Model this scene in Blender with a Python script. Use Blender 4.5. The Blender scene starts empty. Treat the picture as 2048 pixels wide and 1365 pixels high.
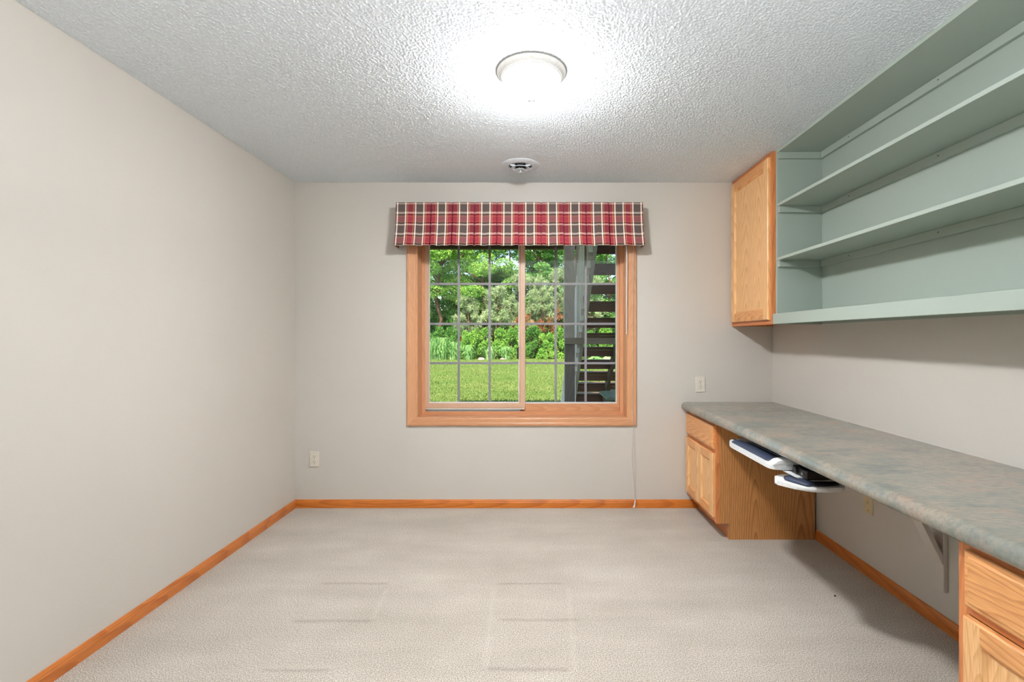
import bpy, bmesh, math, random
import numpy as np
from mathutils import Vector, Matrix

random.seed(7)
SC = bpy.context.scene
COL = SC.collection
R = math.radians
# ------------------------------------------------------------------ camera constants (photo taken as 2048 x 1365)
F = 960.0; VX = 1067.0; VY = 676.0; HC = 1.2593
CEIL = 2.411; XL = -1.767; XR = 1.770; YB = 3.556; YF = -2.2

def at(px, py, d):
    """point seen at photo pixel px, py at distance d from the camera plane"""
    return ((px - VX) * d / F, d, HC - (py - VY) * d / F)

def lin(c):
    out = []
    for v in c[:3]:
        v = v / 255.0
        out.append(v / 12.92 if v <= 0.04045 else ((v + 0.055) / 1.055) ** 2.4)
    return (out[0], out[1], out[2], 1.0)

# ------------------------------------------------------------------ mesh helpers
class MB:
    def __init__(self):
        self.bm = bmesh.new()
        self.uv = None
    def box(self, x0, x1, y0, y1, z0, z1, mi=0, bev=0.0, seg=1):
        b = self.bm
        co = [(x0,y0,z0),(x1,y0,z0),(x1,y1,z0),(x0,y1,z0),(x0,y0,z1),(x1,y0,z1),(x1,y1,z1),(x0,y1,z1)]
        v = [b.verts.new(c) for c in co]
        fs = [(0,3,2,1),(4,5,6,7),(0,1,5,4),(1,2,6,5),(2,3,7,6),(3,0,4,7)]
        faces = []
        for f in fs:
            fa = b.faces.new([v[i] for i in f]); fa.material_index = mi; faces.append(fa)
        if bev > 0:
            es = set(e for fa in faces for e in fa.edges)
            r = bmesh.ops.bevel(b, geom=list(es), offset=bev, segments=seg, profile=0.5, affect='EDGES', clamp_overlap=True)
            for fa in r['faces']: fa.material_index = mi
        return self
    def obox(self, c, ax, ay, az, hx, hy, hz, mi=0, bev=0.0):
        """oriented box: centre c, unit axes, half sizes"""
        b = self.bm
        c = Vector(c); ax = Vector(ax).normalized(); ay = Vector(ay).normalized(); az = Vector(az).normalized()
        v = []
        for sz in (-1, 1):
            for sx, sy in ((-1,-1),(1,-1),(1,1),(-1,1)):
                v.append(b.verts.new(c + ax*hx*sx + ay*hy*sy + az*hz*sz))
        faces = []
        for f in [(0,3,2,1),(4,5,6,7),(0,1,5,4),(1,2,6,5),(2,3,7,6),(3,0,4,7)]:
            fa = b.faces.new([v[i] for i in f]); fa.material_index = mi; faces.append(fa)
        if bev > 0:
            es = set(e for fa in faces for e in fa.edges)
            bmesh.ops.bevel(b, geom=list(es), offset=bev, segments=2, profile=0.5, affect='EDGES', clamp_overlap=True)
        return self
    def loops(self, loops, close_ring=True, cap0=False, cap1=False, mi=0, mis=None):
        b = self.bm
        vs = [[b.verts.new(p) for p in lp] for lp in loops]
        n = len(vs[0])
        for i in range(len(vs)-1):
            for j in range(n if close_ring else n-1):
                k = (j+1) % n
                try:
                    fa = b.faces.new((vs[i][j], vs[i][k], vs[i+1][k], vs[i+1][j]))
                    fa.material_index = mis[j] if mis else mi
                except ValueError: pass
        if cap0: b.faces.new(list(reversed(vs[0]))).material_index = mi
        if cap1: b.faces.new(vs[-1]).material_index = mi
        return vs
    def lathe(self, prof, c=(0,0,0), seg=64, mi=0, axis='z'):
        """prof: list of (radius, height)"""
        lps = []
        for r, h in prof:
            r = max(r, 1e-5)
            lp = []
            for k in range(seg):
                a = 2*math.pi*k/seg
                if axis == 'z': lp.append((c[0]+r*math.cos(a), c[1]+r*math.sin(a), c[2]+h))
                elif axis == 'y': lp.append((c[0]+r*math.cos(a), c[1]+h, c[2]+r*math.sin(a)))
                else: lp.append((c[0]+h, c[1]+r*math.cos(a), c[2]+r*math.sin(a)))
            lps.append(lp)
        self.loops(lps, mi=mi)
        return self
    def tube(self, pts, rad, seg=8, mi=0, caps=True):
        pts = [Vector(p) for p in pts]
        rads = rad if isinstance(rad, (list, tuple)) else [rad]*len(pts)
        lps = []; ref = Vector((0.31, 0.57, 0.76))
        for i, p in enumerate(pts):
            t = (pts[min(i+1, len(pts)-1)] - pts[max(i-1, 0)]).normalized()
            u = t.cross(ref).normalized(); w = t.cross(u).normalized()
            lps.append([p + (u*math.cos(2*math.pi*k/seg) + w*math.sin(2*math.pi*k/seg))*rads[i] for k in range(seg)])
        self.loops(lps, cap0=caps, cap1=caps, mi=mi)
        return self
    def prism(self, poly, y0, y1, plane='xz', mi=0, bev=0.0, seg=2):
        """closed polygon extruded; plane xz -> along y, xy -> along z, yz -> along x"""
        def P(a, b_, h):
            return {'xz': (a, h, b_), 'xy': (a, b_, h), 'yz': (h, a, b_)}[plane]
        b = self.bm
        v0 = [b.verts.new(P(a, c, y0)) for a, c in poly]
        v1 = [b.verts.new(P(a, c, y1)) for a, c in poly]
        n = len(poly); fs = []
        for i in range(n):
            j = (i+1) % n
            fs.append(b.faces.new((v0[i], v0[j], v1[j], v1[i])))
        f0 = b.faces.new(list(reversed(v0))); f1 = b.faces.new(v1); fs += [f0, f1]
        for f in fs: f.material_index = mi
        if bev > 0:
            es = set(list(f0.edges) + list(f1.edges))
            bmesh.ops.bevel(b, geom=list(es), offset=bev, segments=seg, profile=0.5, affect='EDGES', clamp_overlap=True)
        return self
    def build(self, name, mats, parent=None, origin=None, smooth=None, kind=None):
        b = self.bm
        bmesh.ops.recalc_face_normals(b, faces=b.faces[:])
        if origin is None:
            origin = parent['_o'] if parent is not None and '_o' in ORG else None
        if parent is not None:
            org = ORG[parent.name]
        else:
            org = origin if origin is not None else (0, 0, 0)
        ov = Vector(org)
        for v in b.verts: v.co -= ov
        me = bpy.data.meshes.new(name)
        b.to_mesh(me); b.free()
        o = bpy.data.objects.new(name, me)
        COL.objects.link(o)
        if not isinstance(mats, (list, tuple)): mats = [mats]
        for m in mats: me.materials.append(m)
        if smooth is not None:
            if hasattr(me, 'shade_smooth'): pass
            for p in me.polygons: p.use_smooth = True
            try: me.set_sharp_from_angle(angle=R(smooth))
            except Exception: pass
        if parent is not None:
            o.parent = parent
        else:
            o.location = org
        ORG[o.name] = tuple(org)
        if kind: o['kind'] = kind
        return o
ORG = {}

def thing(name, label, cat, loc, group=None):
    o = bpy.data.objects.new(name, None)
    COL.objects.link(o); o.location = loc; o.empty_display_size = 0.1
    o['label'] = label; o['category'] = cat
    if group: o['group'] = group
    ORG[o.name] = tuple(loc)
    return o
def tag(o, label, cat, group=None, kind=None):
    o['label'] = label; o['category'] = cat
    if group: o['group'] = group
    if kind: o['kind'] = kind
    return o

# ------------------------------------------------------------------ material helpers
def newmat(name):
    m = bpy.data.materials.new(name); m.use_nodes = True
    nt = m.node_tree
    return m, nt, nt.nodes, nt.links, nt.nodes['Principled BSDF']
def N(nt, typ, **kw):
    n = nt.nodes.new(typ)
    for k, v in kw.items():
        if k.startswith('i_'):
            key = k[2:]; key = int(key) if key.isdigit() else key.replace('_', ' ')
            n.inputs[key].default_value = v
        else: setattr(n, k, v)
    return n
def math_(nt, op, a, b=None, clamp=False):
    n = nt.nodes.new('ShaderNodeMath'); n.operation = op; n.use_clamp = clamp
    for i, x in enumerate((a, b)):
        if x is None: continue
        if isinstance(x, (int, float)): n.inputs[i].default_value = x
        else: nt.links.new(x, n.inputs[i])
    return n.outputs[0]
def ramp(nt, fac, stops, interp='LINEAR'):
    n = nt.nodes.new('ShaderNodeValToRGB'); cr = n.color_ramp; cr.interpolation = interp
    while len(cr.elements) < len(stops): cr.elements.new(0.5)
    for e, (p, c) in zip(cr.elements, stops):
        e.position = p; e.color = c if len(c) == 4 else (*c, 1)
    nt.links.new(fac, n.inputs[0])
    return n.outputs[0]
def mixc(nt, fac, a, b, blend='MIX'):
    n = nt.nodes.new('ShaderNodeMix'); n.data_type = 'RGBA'; n.blend_type = blend
    if isinstance(fac, (int, float)): n.inputs[0].default_value = fac
    else: nt.links.new(fac, n.inputs[0])
    for i, x in ((6, a), (7, b)):
        if isinstance(x, tuple): n.inputs[i].default_value = x
        else: nt.links.new(x, n.inputs[i])
    return n.outputs[2]
def bump(nt, h, strength, dist, bsdf, prev=None):
    n = nt.nodes.new('ShaderNodeBump'); n.inputs['Strength'].default_value = strength; n.inputs['Distance'].default_value = dist
    nt.links.new(h, n.inputs['Height'])
    if prev is not None: nt.links.new(prev, n.inputs['Normal'])
    if bsdf is not None: nt.links.new(n.outputs[0], bsdf.inputs['Normal'])
    return n.outputs[0]
def objcoord(nt, scale=(1,1,1), loc=(0,0,0), rot=(0,0,0)):
    tc = nt.nodes.new('ShaderNodeTexCoord'); mp = nt.nodes.new('ShaderNodeMapping')
    mp.inputs['Scale'].default_value = scale; mp.inputs['Location'].default_value = loc; mp.inputs['Rotation'].default_value = rot
    nt.links.new(tc.outputs['Object'], mp.inputs['Vector'])
    return mp.outputs[0]
def noise(nt, vec, scale, detail=2, rough=0.5):
    n = N(nt, 'ShaderNodeTexNoise'); n.inputs['Scale'].default_value = scale
    n.inputs['Detail'].default_value = detail; n.inputs['Roughness'].default_value = rough
    nt.links.new(vec, n.inputs['Vector'])
    return n.outputs['Fac']

def plain(name, col, rough=0.5, metal=0.0, spec=None, bumpscale=None, bumpstr=0.1, var=0.055):
    m, nt, ns, ln, b = newmat(name)
    b.inputs['Base Color'].default_value = lin(col); b.inputs['Roughness'].default_value = rough; b.inputs['Metallic'].default_value = metal
    v = objcoord(nt)
    nz = noise(nt, v, bumpscale or 60, 3)
    c = lin(col)
    c0 = tuple(x*(1-var) for x in c[:3]) + (1,); c1 = tuple(min(1, x*(1+var)) for x in c[:3]) + (1,)
    ln.new(ramp(nt, nz, [(0.3, c0), (0.7, c1)]), b.inputs['Base Color'])
    if bumpscale: bump(nt, nz, bumpstr, 0.002, b)
    return m

def oak(name, along, light, dark, rough=0.38, cathedral=True, seed=0.0, board=0.19, strength=1.0, freq=46.0):
    """oak: 'along' = axis of the grain; arches from a tilted-cone ring field on the other two axes"""
    m, nt, ns, ln, b = newmat(name)
    tc = nt.nodes.new('ShaderNodeTexCoord'); sp = nt.nodes.new('ShaderNodeSeparateXYZ')
    ln.new(tc.outputs['Object'], sp.inputs[0])
    idx = {'x': 0, 'y': 1, 'z': 2}
    o = [sp.outputs[i] for i in range(3)]
    v = o[idx[along]]
    others = [o[i] for i in range(3) if i != idx[along]]
    u = math_(nt, 'ADD', math_(nt, 'ADD', others[0], others[1]), seed)
    # long soft wobble
    sc = {'x': (1.5, 9, 9), 'y': (9, 1.5, 9), 'z': (9, 9, 1.5)}[along]
    vec = objcoord(nt, scale=sc, loc=(seed, seed*2.3, seed*1.7))
    wob = noise(nt, vec, 1.0, 3, 0.5)
    # boards
    ub = math_(nt, 'WRAP', u, board)
    nb = nt.nodes.new('ShaderNodeMath'); nb.operation = 'WRAP'; ln.new(u, nb.inputs[0]); nb.inputs[1].default_value = board/2; nb.inputs[2].default_value = -board/2
    ub = nb.outputs[0]
    bid = math_(nt, 'FLOOR', math_(nt, 'DIVIDE', math_(nt, 'ADD', u, board/2), board))
    voff = math_(nt, 'MULTIPLY', math_(nt, 'SINE', math_(nt, 'MULTIPLY', bid, 12.9898)), 0.9)
    ucen = math_(nt, 'ADD', ub, math_(nt, 'MULTIPLY', math_(nt, 'SUBTRACT', wob, 0.5), 0.05))
    d = math_(nt, 'ADD', math_(nt, 'MULTIPLY', math_(nt, 'ADD', v, voff), 0.075), 0.05)
    r = math_(nt, 'SQRT', math_(nt, 'ADD', math_(nt, 'MULTIPLY', ucen, ucen), math_(nt, 'MULTIPLY', d, d)))
    r = math_(nt, 'ADD', r, math_(nt, 'MULTIPLY', wob, 0.035))
    ph = math_(nt, 'FRACT', math_(nt, 'MULTIPLY', r, freq*2.2 if cathedral else freq*1.2))
    ring = ramp(nt, ph, [(0.0, (0,0,0)), (0.55, (0.25,0.25,0.25)), (0.82, (1,1,1)), (0.93, (1,1,1)), (1.0, (0,0,0))])
    # fine pores, stretched along the grain
    sp2 = {'x': (14, 420, 420), 'y': (420, 14, 420), 'z': (420, 420, 14)}[along]
    pore = noise(nt, objcoord(nt, scale=sp2), 1.0, 2, 0.6)
    pr = ramp(nt, pore, [(0.42, (0,0,0)), (0.68, (1,1,1))])
    base = mixc(nt, math_(nt, 'MULTIPLY', ring, 0.75*strength), lin(light), lin(dark))
    base = mixc(nt, math_(nt, 'MULTIPLY', pr, 0.45*strength), base, lin(tuple(c*0.78 for c in dark)))
    big = noise(nt, objcoord(nt, scale={'x': (1,5,5), 'y': (5,1,5), 'z': (5,5,1)}[along], loc=(seed+3,1,2)), 1.3, 2)
    base = mixc(nt, math_(nt, 'MULTIPLY', big, 0.35), base, lin(tuple(min(255, c*1.12) for c in light)))
    ln.new(base, b.inputs['Base Color'])
    b.inputs['Roughness'].default_value = rough
    b.inputs['Coat Weight'].default_value = 0.15; b.inputs['Coat Roughness'].default_value = 0.25
    bump(nt, pr, 0.08, 0.001, b)
    return m

# ------------------------------------------------------------------ materials
def mk_wall(name, col):
    m, nt, ns, ln, b = newmat(name)
    v = objcoord(nt)
    big = noise(nt, v, 1.1, 2)
    c = lin(col)
    ln.new(ramp(nt, big, [(0.3, tuple(x*0.97 for x in c[:3])), (0.7, tuple(x*1.03 for x in c[:3]))]), b.inputs['Base Color'])
    b.inputs['Roughness'].default_value = 0.55
    bump(nt, noise(nt, v, 160, 3), 0.12, 0.003, b)
    return m
M = {}
M['wall'] = mk_wall('greige_paint', (207, 202, 194))
def mk_ceiling():
    m, nt, ns, ln, b = newmat('popcorn_ceiling')
    v = objcoord(nt)
    n1 = noise(nt, v, 330, 3, 0.6)
    # lit lumps and shaded gaps painted in: pale flecks over a duller base
    vo = N(nt, 'ShaderNodeTexVoronoi'); vo.inputs['Scale'].default_value = 150; ln.new(v, vo.inputs['Vector'])
    n2 = noise(nt, v, 70, 3, 0.6)
    fl = math_(nt, 'MULTIPLY', ramp(nt, vo.outputs['Distance'], [(0.12, (1,1,1)), (0.50, (0,0,0))]), ramp(nt, n2, [(0.36, (0.1,0.1,0.1)), (0.62, (1,1,1))]))
    ln.new(mixc(nt, fl, lin((223, 231, 237)), lin((248, 251, 254))), b.inputs['Base Color'])
    b.inputs['Roughness'].default_value = 0.45
    bump(nt, n1, 0.5, 0.003, b)
    return m
M['ceiling'] = mk_ceiling()
def mk_carpet():
    m, nt, ns, ln, b = newmat('beige_carpet')
    v = objcoord(nt)
    f = noise(nt, v, 230, 3, 0.7)
    f2 = noise(nt, v, 80, 3, 0.6)
    big = noise(nt, v, 2.2, 4, 0.6)
    str_ = noise(nt, objcoord(nt, scale=(1.0, 4.5, 1)), 1.2, 3, 0.55)
    fib = ramp(nt, f, [(0.36, lin((132, 123, 111))), (0.5, lin((190, 182, 170))), (0.64, lin((234, 227, 216)))])
    wear = math_(nt, 'ADD', math_(nt, 'MULTIPLY', big, 0.5), math_(nt, 'MULTIPLY', str_, 0.5))
    tint = ramp(nt, wear, [(0.36, (0.83, 0.82, 0.80)), (0.52, (0.95, 0.94, 0.93)), (0.64, (1.05, 1.05, 1.05))])
    base = mixc(nt, 1.0, fib, tint, 'MULTIPLY')
    # dents of furniture: thin dark lines and pale outlines (own shape, worn into the pile)
    sp = nt.nodes.new('ShaderNodeSeparateXYZ')
    wv = nt.nodes.new('ShaderNodeVectorMath'); wv.operation = 'MULTIPLY_ADD'
    nz = N(nt, 'ShaderNodeTexNoise'); nz.inputs['Scale'].default_value = 14; ln.new(v, nz.inputs['Vector'])
    ln.new(nz.outputs['Color'], wv.inputs[0]); wv.inputs[1].default_value = (0.018, 0.018, 0); ln.new(v, wv.inputs[2])
    ln.new(wv.outputs[0], sp.inputs[0]); X, Y = sp.outputs[0], sp.outputs[1]
    def band(c, val, w):
        return math_(nt, 'SUBTRACT', 1.0, math_(nt, 'DIVIDE', math_(nt, 'ABSOLUTE', math_(nt, 'SUBTRACT', c, val + 0.009)), w), True)
    def rng(c, a, b_):
        n = nt.nodes.new('ShaderNodeMapRange'); n.inputs[1].default_value = a; n.inputs[2].default_value = a+0.03; ln.new(c, n.inputs[0])
        n2 = nt.nodes.new('ShaderNodeMapRange'); n2.inputs[1].default_value = b_; n2.inputs[2].default_value = b_-0.03; ln.new(c, n2.inputs[0])
        return math_(nt, 'MULTIPLY', n.outputs[0], n2.outputs[0])
    def fl(px, py):
        d = HC * F / (py - VY); return ((px - VX) * d / F, d)
    dark = None; pale = None
    def add(a, b_): return b_ if a is None else math_(nt, 'MAXIMUM', a, b_)
    for (x0, x1, py, w) in ((993, 1134, 1168, .014), (996, 1166, 1241, .018), (965, 1150, 1340, .016), (640, 785, 1168, .018), (585, 755, 1243, .02), (520, 670, 1342, .014)):
        a = fl(x0, py); c = fl(x1, py)
        dark = add(dark, math_(nt, 'MULTIPLY', band(Y, a[1], w), rng(X, a[0], c[0])))
    for (p0, p1) in (((988, 1172), (970, 1345)), ((1136, 1172), (1150, 1345)), ((776, 1175), (745, 1240))):
        a = fl(*p0); c = fl(*p1)
        k = (c[0]-a[0])/(c[1]-a[1])
        xl = math_(nt, 'SUBTRACT', X, math_(nt, 'MULTIPLY', math_(nt, 'SUBTRACT', Y, a[1]), k))
        pale = add(pale, math_(nt, 'MULTIPLY', band(xl, a[0], .02), rng(Y, min(a[1], c[1]), max(a[1], c[1]))))
    base = mixc(nt, math_(nt, 'MULTIPLY', dark, 0.32), base, lin((112, 99, 84)))
    base = mixc(nt, math_(nt, 'MULTIPLY', pale, 0.15), base, lin((226, 219, 207)))
    ln.new(base, b.inputs['Base Color'])
    b.inputs['Roughness'].default_value = 0.95; b.inputs['Specular IOR Level'].default_value = 0.1
    b.inputs['Sheen Weight'].default_value = 0.25
    h = math_(nt, 'ADD', math_(nt, 'MULTIPLY', f, 0.7), f2)
    bump(nt, math_(nt, 'SUBTRACT', h, math_(nt, 'MULTIPLY', dark, 0.6)), 0.5, 0.006, b)
    return m
M['carpet'] = mk_carpet()

O_L = (226, 160, 98); O_D = (190, 112, 58)
M['oak_z'] = oak('honey_oak_upright_grain', 'z', (244, 192, 134), (216, 150, 92), seed=0.3)
M['oak_y'] = oak('honey_oak_lengthwise_grain', 'y', (230, 168, 106), (194, 120, 66), seed=0.9)
M['oak_frame_z'] = oak('orange_oak_face_frame_upright', 'z', (218, 140, 82), (178, 100, 50), seed=1.7, cathedral=False)
M['oak_frame_y'] = oak('orange_oak_face_frame_rail', 'y', (206, 128, 72), (166, 92, 46), seed=2.1, cathedral=False)
M['oak_panel'] = oak('brown_oak_veneer_end_panel', 'z', (206, 146, 88), (152, 96, 50), seed=0.05, board=0.30, strength=1.15, freq=34)
M['base_x'] = oak('orange_oak_baseboard_crosswise', 'x', (212, 124, 46), (172, 86, 22), seed=.4, cathedral=False, rough=.3)
M['base_y'] = oak('orange_oak_baseboard_lengthwise', 'y', (204, 122, 56), (164, 84, 30), seed=.8, cathedral=False, rough=.3)
M['case_x'] = oak('pale_oak_casing_crosswise', 'x', (208, 154, 112), (178, 114, 78), seed=1.3, strength=.8)
M['case_z'] = oak('pale_oak_casing_upright', 'z', (212, 158, 116), (190, 130, 92), seed=1.1, cathedral=False, strength=.6, freq=90)
M['sash'] = oak('pale_wood_sash', 'z', (208, 174, 148), (194, 156, 128), seed=2.6, cathedral=False, strength=.4)
M['vinyl'] = plain('white_vinyl', (238, 234, 230), 0.35)
M['muntin'] = plain('grey_muntin', (172, 164, 170), 0.5)
M['black'] = plain('black_plastic', (22, 22, 24), 0.4)
M['green'] = plain('sage_green_paint', (164, 176, 166), 0.42, bumpscale=150, bumpstr=0.02, var=0.012)
M['green_bright'] = M['green']
M['plate'] = plain('almond_plastic', (226, 219, 206), 0.35)
M['ivory'] = plain('ivory_plastic', (216, 200, 160), 0.4)
M['slot'] = plain('dark_slot', (30, 26, 22), 0.6)
M['white'] = plain('white_enamel', (236, 236, 234), 0.35)
M['white_tray'] = plain('white_moulded_plastic', (228, 230, 230), 0.4)
M['gel'] = plain('navy_fabric_gel_rest', (46, 56, 78), 0.5, bumpscale=300, bumpstr=0.05)
M['mousepad'] = plain('dark_plum_mouse_surface', (52, 46, 52), 0.6, bumpscale=300, bumpstr=0.05)
M['steel'] = plain('zinc_steel', (150, 150, 150), 0.35, 0.9)
M['wand'] = plain('clear_white_plastic', (232, 230, 226), 0.25)
M['cord'] = plain('pale_grey_cord', (176, 170, 162), 0.8)
M['ventdark'] = plain('dark_duct', (14, 14, 15), 0.9)
M['finial'] = plain('white_finial', (176, 176, 174), 0.4)
M['vent_white'] = plain('white_vent_enamel', (216, 224, 230), 0.4)

def mk_dome():
    m, nt, ns, ln, b = newmat('lit_frosted_glass')
    b.inputs['Base Color'].default_value = (0.9, 0.9, 0.88, 1)
    b.inputs['Emission Color'].default_value = (0.99, 0.99, 1.0, 1)
    # glow shaped: strongest at the bottom, cut near the rim to dim the ceiling
    sp = nt.nodes.new('ShaderNodeSeparateXYZ'); ln.new(objcoord(nt), sp.inputs[0])
    mr = nt.nodes.new('ShaderNodeMapRange'); ln.new(sp.outputs[2], mr.inputs[0])
    mr.inputs[1].default_value = -0.055; mr.inputs[2].default_value = -0.112; mr.inputs[3].default_value = 0.03*LAMP; mr.inputs[4].default_value = 1.5*LAMP
    ln.new(mr.outputs[0], b.inputs['Emission Strength'])
    b.inputs['Roughness'].default_value = 0.3
    return m
LAMP = 330.0; FILL_UPLIGHT = 520.0
M['dome'] = mk_dome()

def mk_counter():
    m, nt, ns, ln, b = newmat('slate_laminate')
    v = objcoord(nt, scale=(1.0, 2.0, 2.0))
    a = noise(nt, v, 4.0, 6, 0.62)
    c = noise(nt, objcoord(nt, scale=(.8, 1.2, 1), loc=(5, 3, 1)), 2.4, 5, 0.62)
    f = noise(nt, objcoord(nt, scale=(26, 90, 90)), 1.0, 4, 0.7)
    col = ramp(nt, a, [(0.34, lin((116, 122, 115))), (0.48, lin((142, 138, 126))), (0.58, lin((152, 143, 129))), (0.70, lin((160, 143, 127)))])
    col = mixc(nt, ramp(nt, c, [(0.48, (0,0,0)), (0.7, (.7,.7,.7))]), col, lin((120, 130, 125)))
    col = mixc(nt, ramp(nt, noise(nt, objcoord(nt, scale=(1, 1.7, 1.7), loc=(9, 2, 4)), 5, 5, .62), [(0.54, (0,0,0)), (0.70, (.6,.6,.6))]), col, lin((170, 140, 122)))
    col = mixc(nt, ramp(nt, f, [(0.42, (0,0,0)), (0.7, (.55,.55,.55))]), col, lin((98, 104, 102)))
    ln.new(col, b.inputs['Base Color'])
    b.inputs['Roughness'].default_value = 0.17
    b.inputs['Specular IOR Level'].default_value = 0.5
    bump(nt, f, 0.06, 0.002, b)
    return m
M['counter'] = mk_counter()

def mk_plaid():
    m, nt, ns, ln, b = newmat('red_grey_plaid_cotton')
    uv = N(nt, 'ShaderNodeUVMap'); sp = nt.nodes.new('ShaderNodeSeparateXYZ'); ln.new(uv.outputs[0], sp.inputs[0])
    U, V = sp.outputs[0], sp.outputs[1]
    t = math_(nt, 'MULTIPLY', math_(nt, 'PINGPONG', U, 0.5), 2.0)
    grey = lin((98, 92, 84)); white = (1.45, 1.22, 1.1, 1); dk = lin((38, 10, 16)); org = lin((214, 132, 84)); red = lin((162, 14, 52))
    warp = ramp(nt, t, [(0.0, grey), (0.385, white), (0.52, dk), (0.60, org), (0.715, red)], 'CONSTANT')
    fv = math_(nt, 'FRACT', V)
    wht = lin((236, 214, 200)); wd = lin((50, 40, 42)); A = lin((178, 88, 98)); B = lin((98, 80, 80)); A2 = lin((184, 112, 98))
    weft = ramp(nt, fv, [(0.0, wht), (0.05, wd), (0.12, A2), (0.2, A), (0.40, A2), (0.46, wd), (0.525, wht), (0.60, B), (0.955, wht)], 'CONSTANT')
    c = mixc(nt, 0.47, warp, weft)
    th = noise(nt, objcoord(nt, scale=(900, 900, 200)), 1.0, 2)
    c = mixc(nt, math_(nt, 'MULTIPLY', th, 0.25), c, lin((60, 40, 42)))
    ln.new(c, b.inputs['Base Color']); b.inputs['Roughness'].default_value = 0.9
    b.inputs['Specular IOR Level'].default_value = 0.15
    return m
M['plaid'] = mk_plaid()

def mk_glass():
    m = bpy.data.materials.new('window_glass'); m.use_nodes = True; nt = m.node_tree; nt.nodes.clear()
    out = nt.nodes.new('ShaderNodeOutputMaterial'); tr = nt.nodes.new('ShaderNodeBsdfTransparent'); gl = nt.nodes.new('ShaderNodeBsdfGlossy')
    gl.inputs['Roughness'].default_value = 0.0; tr.inputs[0].default_value = (0.97, 0.985, 0.975, 1)
    lw = nt.nodes.new('ShaderNodeFresnel'); lw.inputs[0].default_value = 1.35
    mx = nt.nodes.new('ShaderNodeMixShader')
    nt.links.new(lw.outputs[0], mx.inputs[0]); nt.links.new(tr.outputs[0], mx.inputs[1]); nt.links.new(gl.outputs[0], mx.inputs[2])
    nt.links.new(mx.outputs[0], out.inputs[0])
    return m
M['glass'] = mk_glass()

def mk_leaf(name, cols, trans=0.35):
    m = bpy.data.materials.new(name); m.use_nodes = True; nt = m.node_tree; nt.nodes.clear()
    out = nt.nodes.new('ShaderNodeOutputMaterial')
    g = nt.nodes.new('ShaderNodeNewGeometry')
    st = [(i/max(1, len(cols)-1), lin(c)) for i, c in enumerate(cols)]
    patch = noise(nt, objcoord(nt), 0.9, 2)
    fac = math_(nt, 'ADD', math_(nt, 'MULTIPLY', g.outputs['Random Per Island'], 0.55), math_(nt, 'MULTIPLY', math_(nt, 'SUBTRACT', patch, 0.25), 0.9), True)
    c = ramp(nt, fac, st)
    d = nt.nodes.new('ShaderNodeBsdfDiffuse'); t = nt.nodes.new('ShaderNodeBsdfTranslucent'); mx = nt.nodes.new('ShaderNodeMixShader')
    mx.inputs[0].default_value = trans
    nt.links.new(c, d.inputs[0]); nt.links.new(c, t.inputs[0])
    nt.links.new(d.outputs[0], mx.inputs[1]); nt.links.new(t.outputs[0], mx.inputs[2])
    nt.links.new(mx.outputs[0], out.inputs[0])
    return m
M['leaf_light'] = mk_leaf('yellow_green_leaves', [(62, 104, 50), (106, 156, 72), (148, 188, 92), (192, 210, 122)])
M['leaf_mid'] = mk_leaf('mid_green_leaves', [(50, 92, 44), (82, 134, 64), (118, 166, 84), (160, 196, 114)])
M['leaf_dark'] = mk_leaf('dark_green_leaves', [(56, 92, 48), (80, 124, 64), (106, 150, 80), (140, 174, 104)])
M['leaf_pale'] = mk_leaf('grey_green_needles', [(70, 92, 62), (116, 140, 98), (160, 180, 134), (196, 206, 168)], .2)
M['leaf_brown'] = mk_leaf('rust_brown_needles', [(96, 62, 40), (164, 104, 70), (206, 144, 104)], .2)
M['leaf_shrub'] = mk_leaf('bright_shrub_leaves', [(64, 110, 50), (104, 156, 68), (146, 188, 90), (188, 210, 114)])
M['leaf_blade'] = mk_leaf('arching_grass_blades', [(64, 116, 56), (112, 164, 90), (168, 206, 140), (206, 226, 180)])
M['bark'] = plain('brown_bark', (86, 62, 46), 0.9, bumpscale=30, bumpstr=.5)
M['grass'] = mk_leaf('lawn_grass', [(76, 102, 48), (90, 116, 56), (108, 128, 70), (128, 138, 88)], .25)
def mk_lawn():
    m, nt, ns, ln, b = newmat('lawn_soil_and_turf')
    v = objcoord(nt)
    f = noise(nt, v, 22, 4, 0.7); g = noise(nt, v, 0.6, 3)
    c = ramp(nt, f, [(0.3, lin((72, 96, 46))), (0.5, lin((92, 116, 58))), (0.7, lin((114, 132, 76)))])
    c = mixc(nt, ramp(nt, g, [(0.45, (0,0,0)), (0.7, (.6,.6,.6))]), c, lin((120, 128, 76)))
    ln.new(c, b.inputs['Base Color']); b.inputs['Roughness'].default_value = 1.0; b.inputs['Specular IOR Level'].default_value = 0.05
    bump(nt, f, 0.6, 0.05, b)
    return m
M['lawn'] = mk_lawn()
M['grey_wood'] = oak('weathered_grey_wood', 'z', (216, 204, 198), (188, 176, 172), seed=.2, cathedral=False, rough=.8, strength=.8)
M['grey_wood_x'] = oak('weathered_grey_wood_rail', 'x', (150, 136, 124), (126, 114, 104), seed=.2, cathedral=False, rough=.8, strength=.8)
M['dark_post'] = oak('dark_lower_post_wood', 'z', (120, 108, 104), (96, 86, 84), seed=.5, cathedral=False, rough=.8, strength=.8)
M['pale_wood'] = plain('sunlit_pale_wood', (250, 246, 242), 0.7, bumpscale=40)  # near-white in place of sunlight on newels, balusters and the leaning strip
M['tread'] = oak('dark_brown_stair_wood', 'x', (104, 70, 54), (60, 40, 32), seed=.6, cathedral=False, rough=.8)
M['stringer'] = oak('brown_grey_stringer_wood', 'y', (112, 92, 78), (78, 62, 52), seed=.6, cathedral=False, rough=.8)
M['deckwood'] = plain('dark_deck_wood', (92, 76, 58), 0.85, bumpscale=30)
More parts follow.
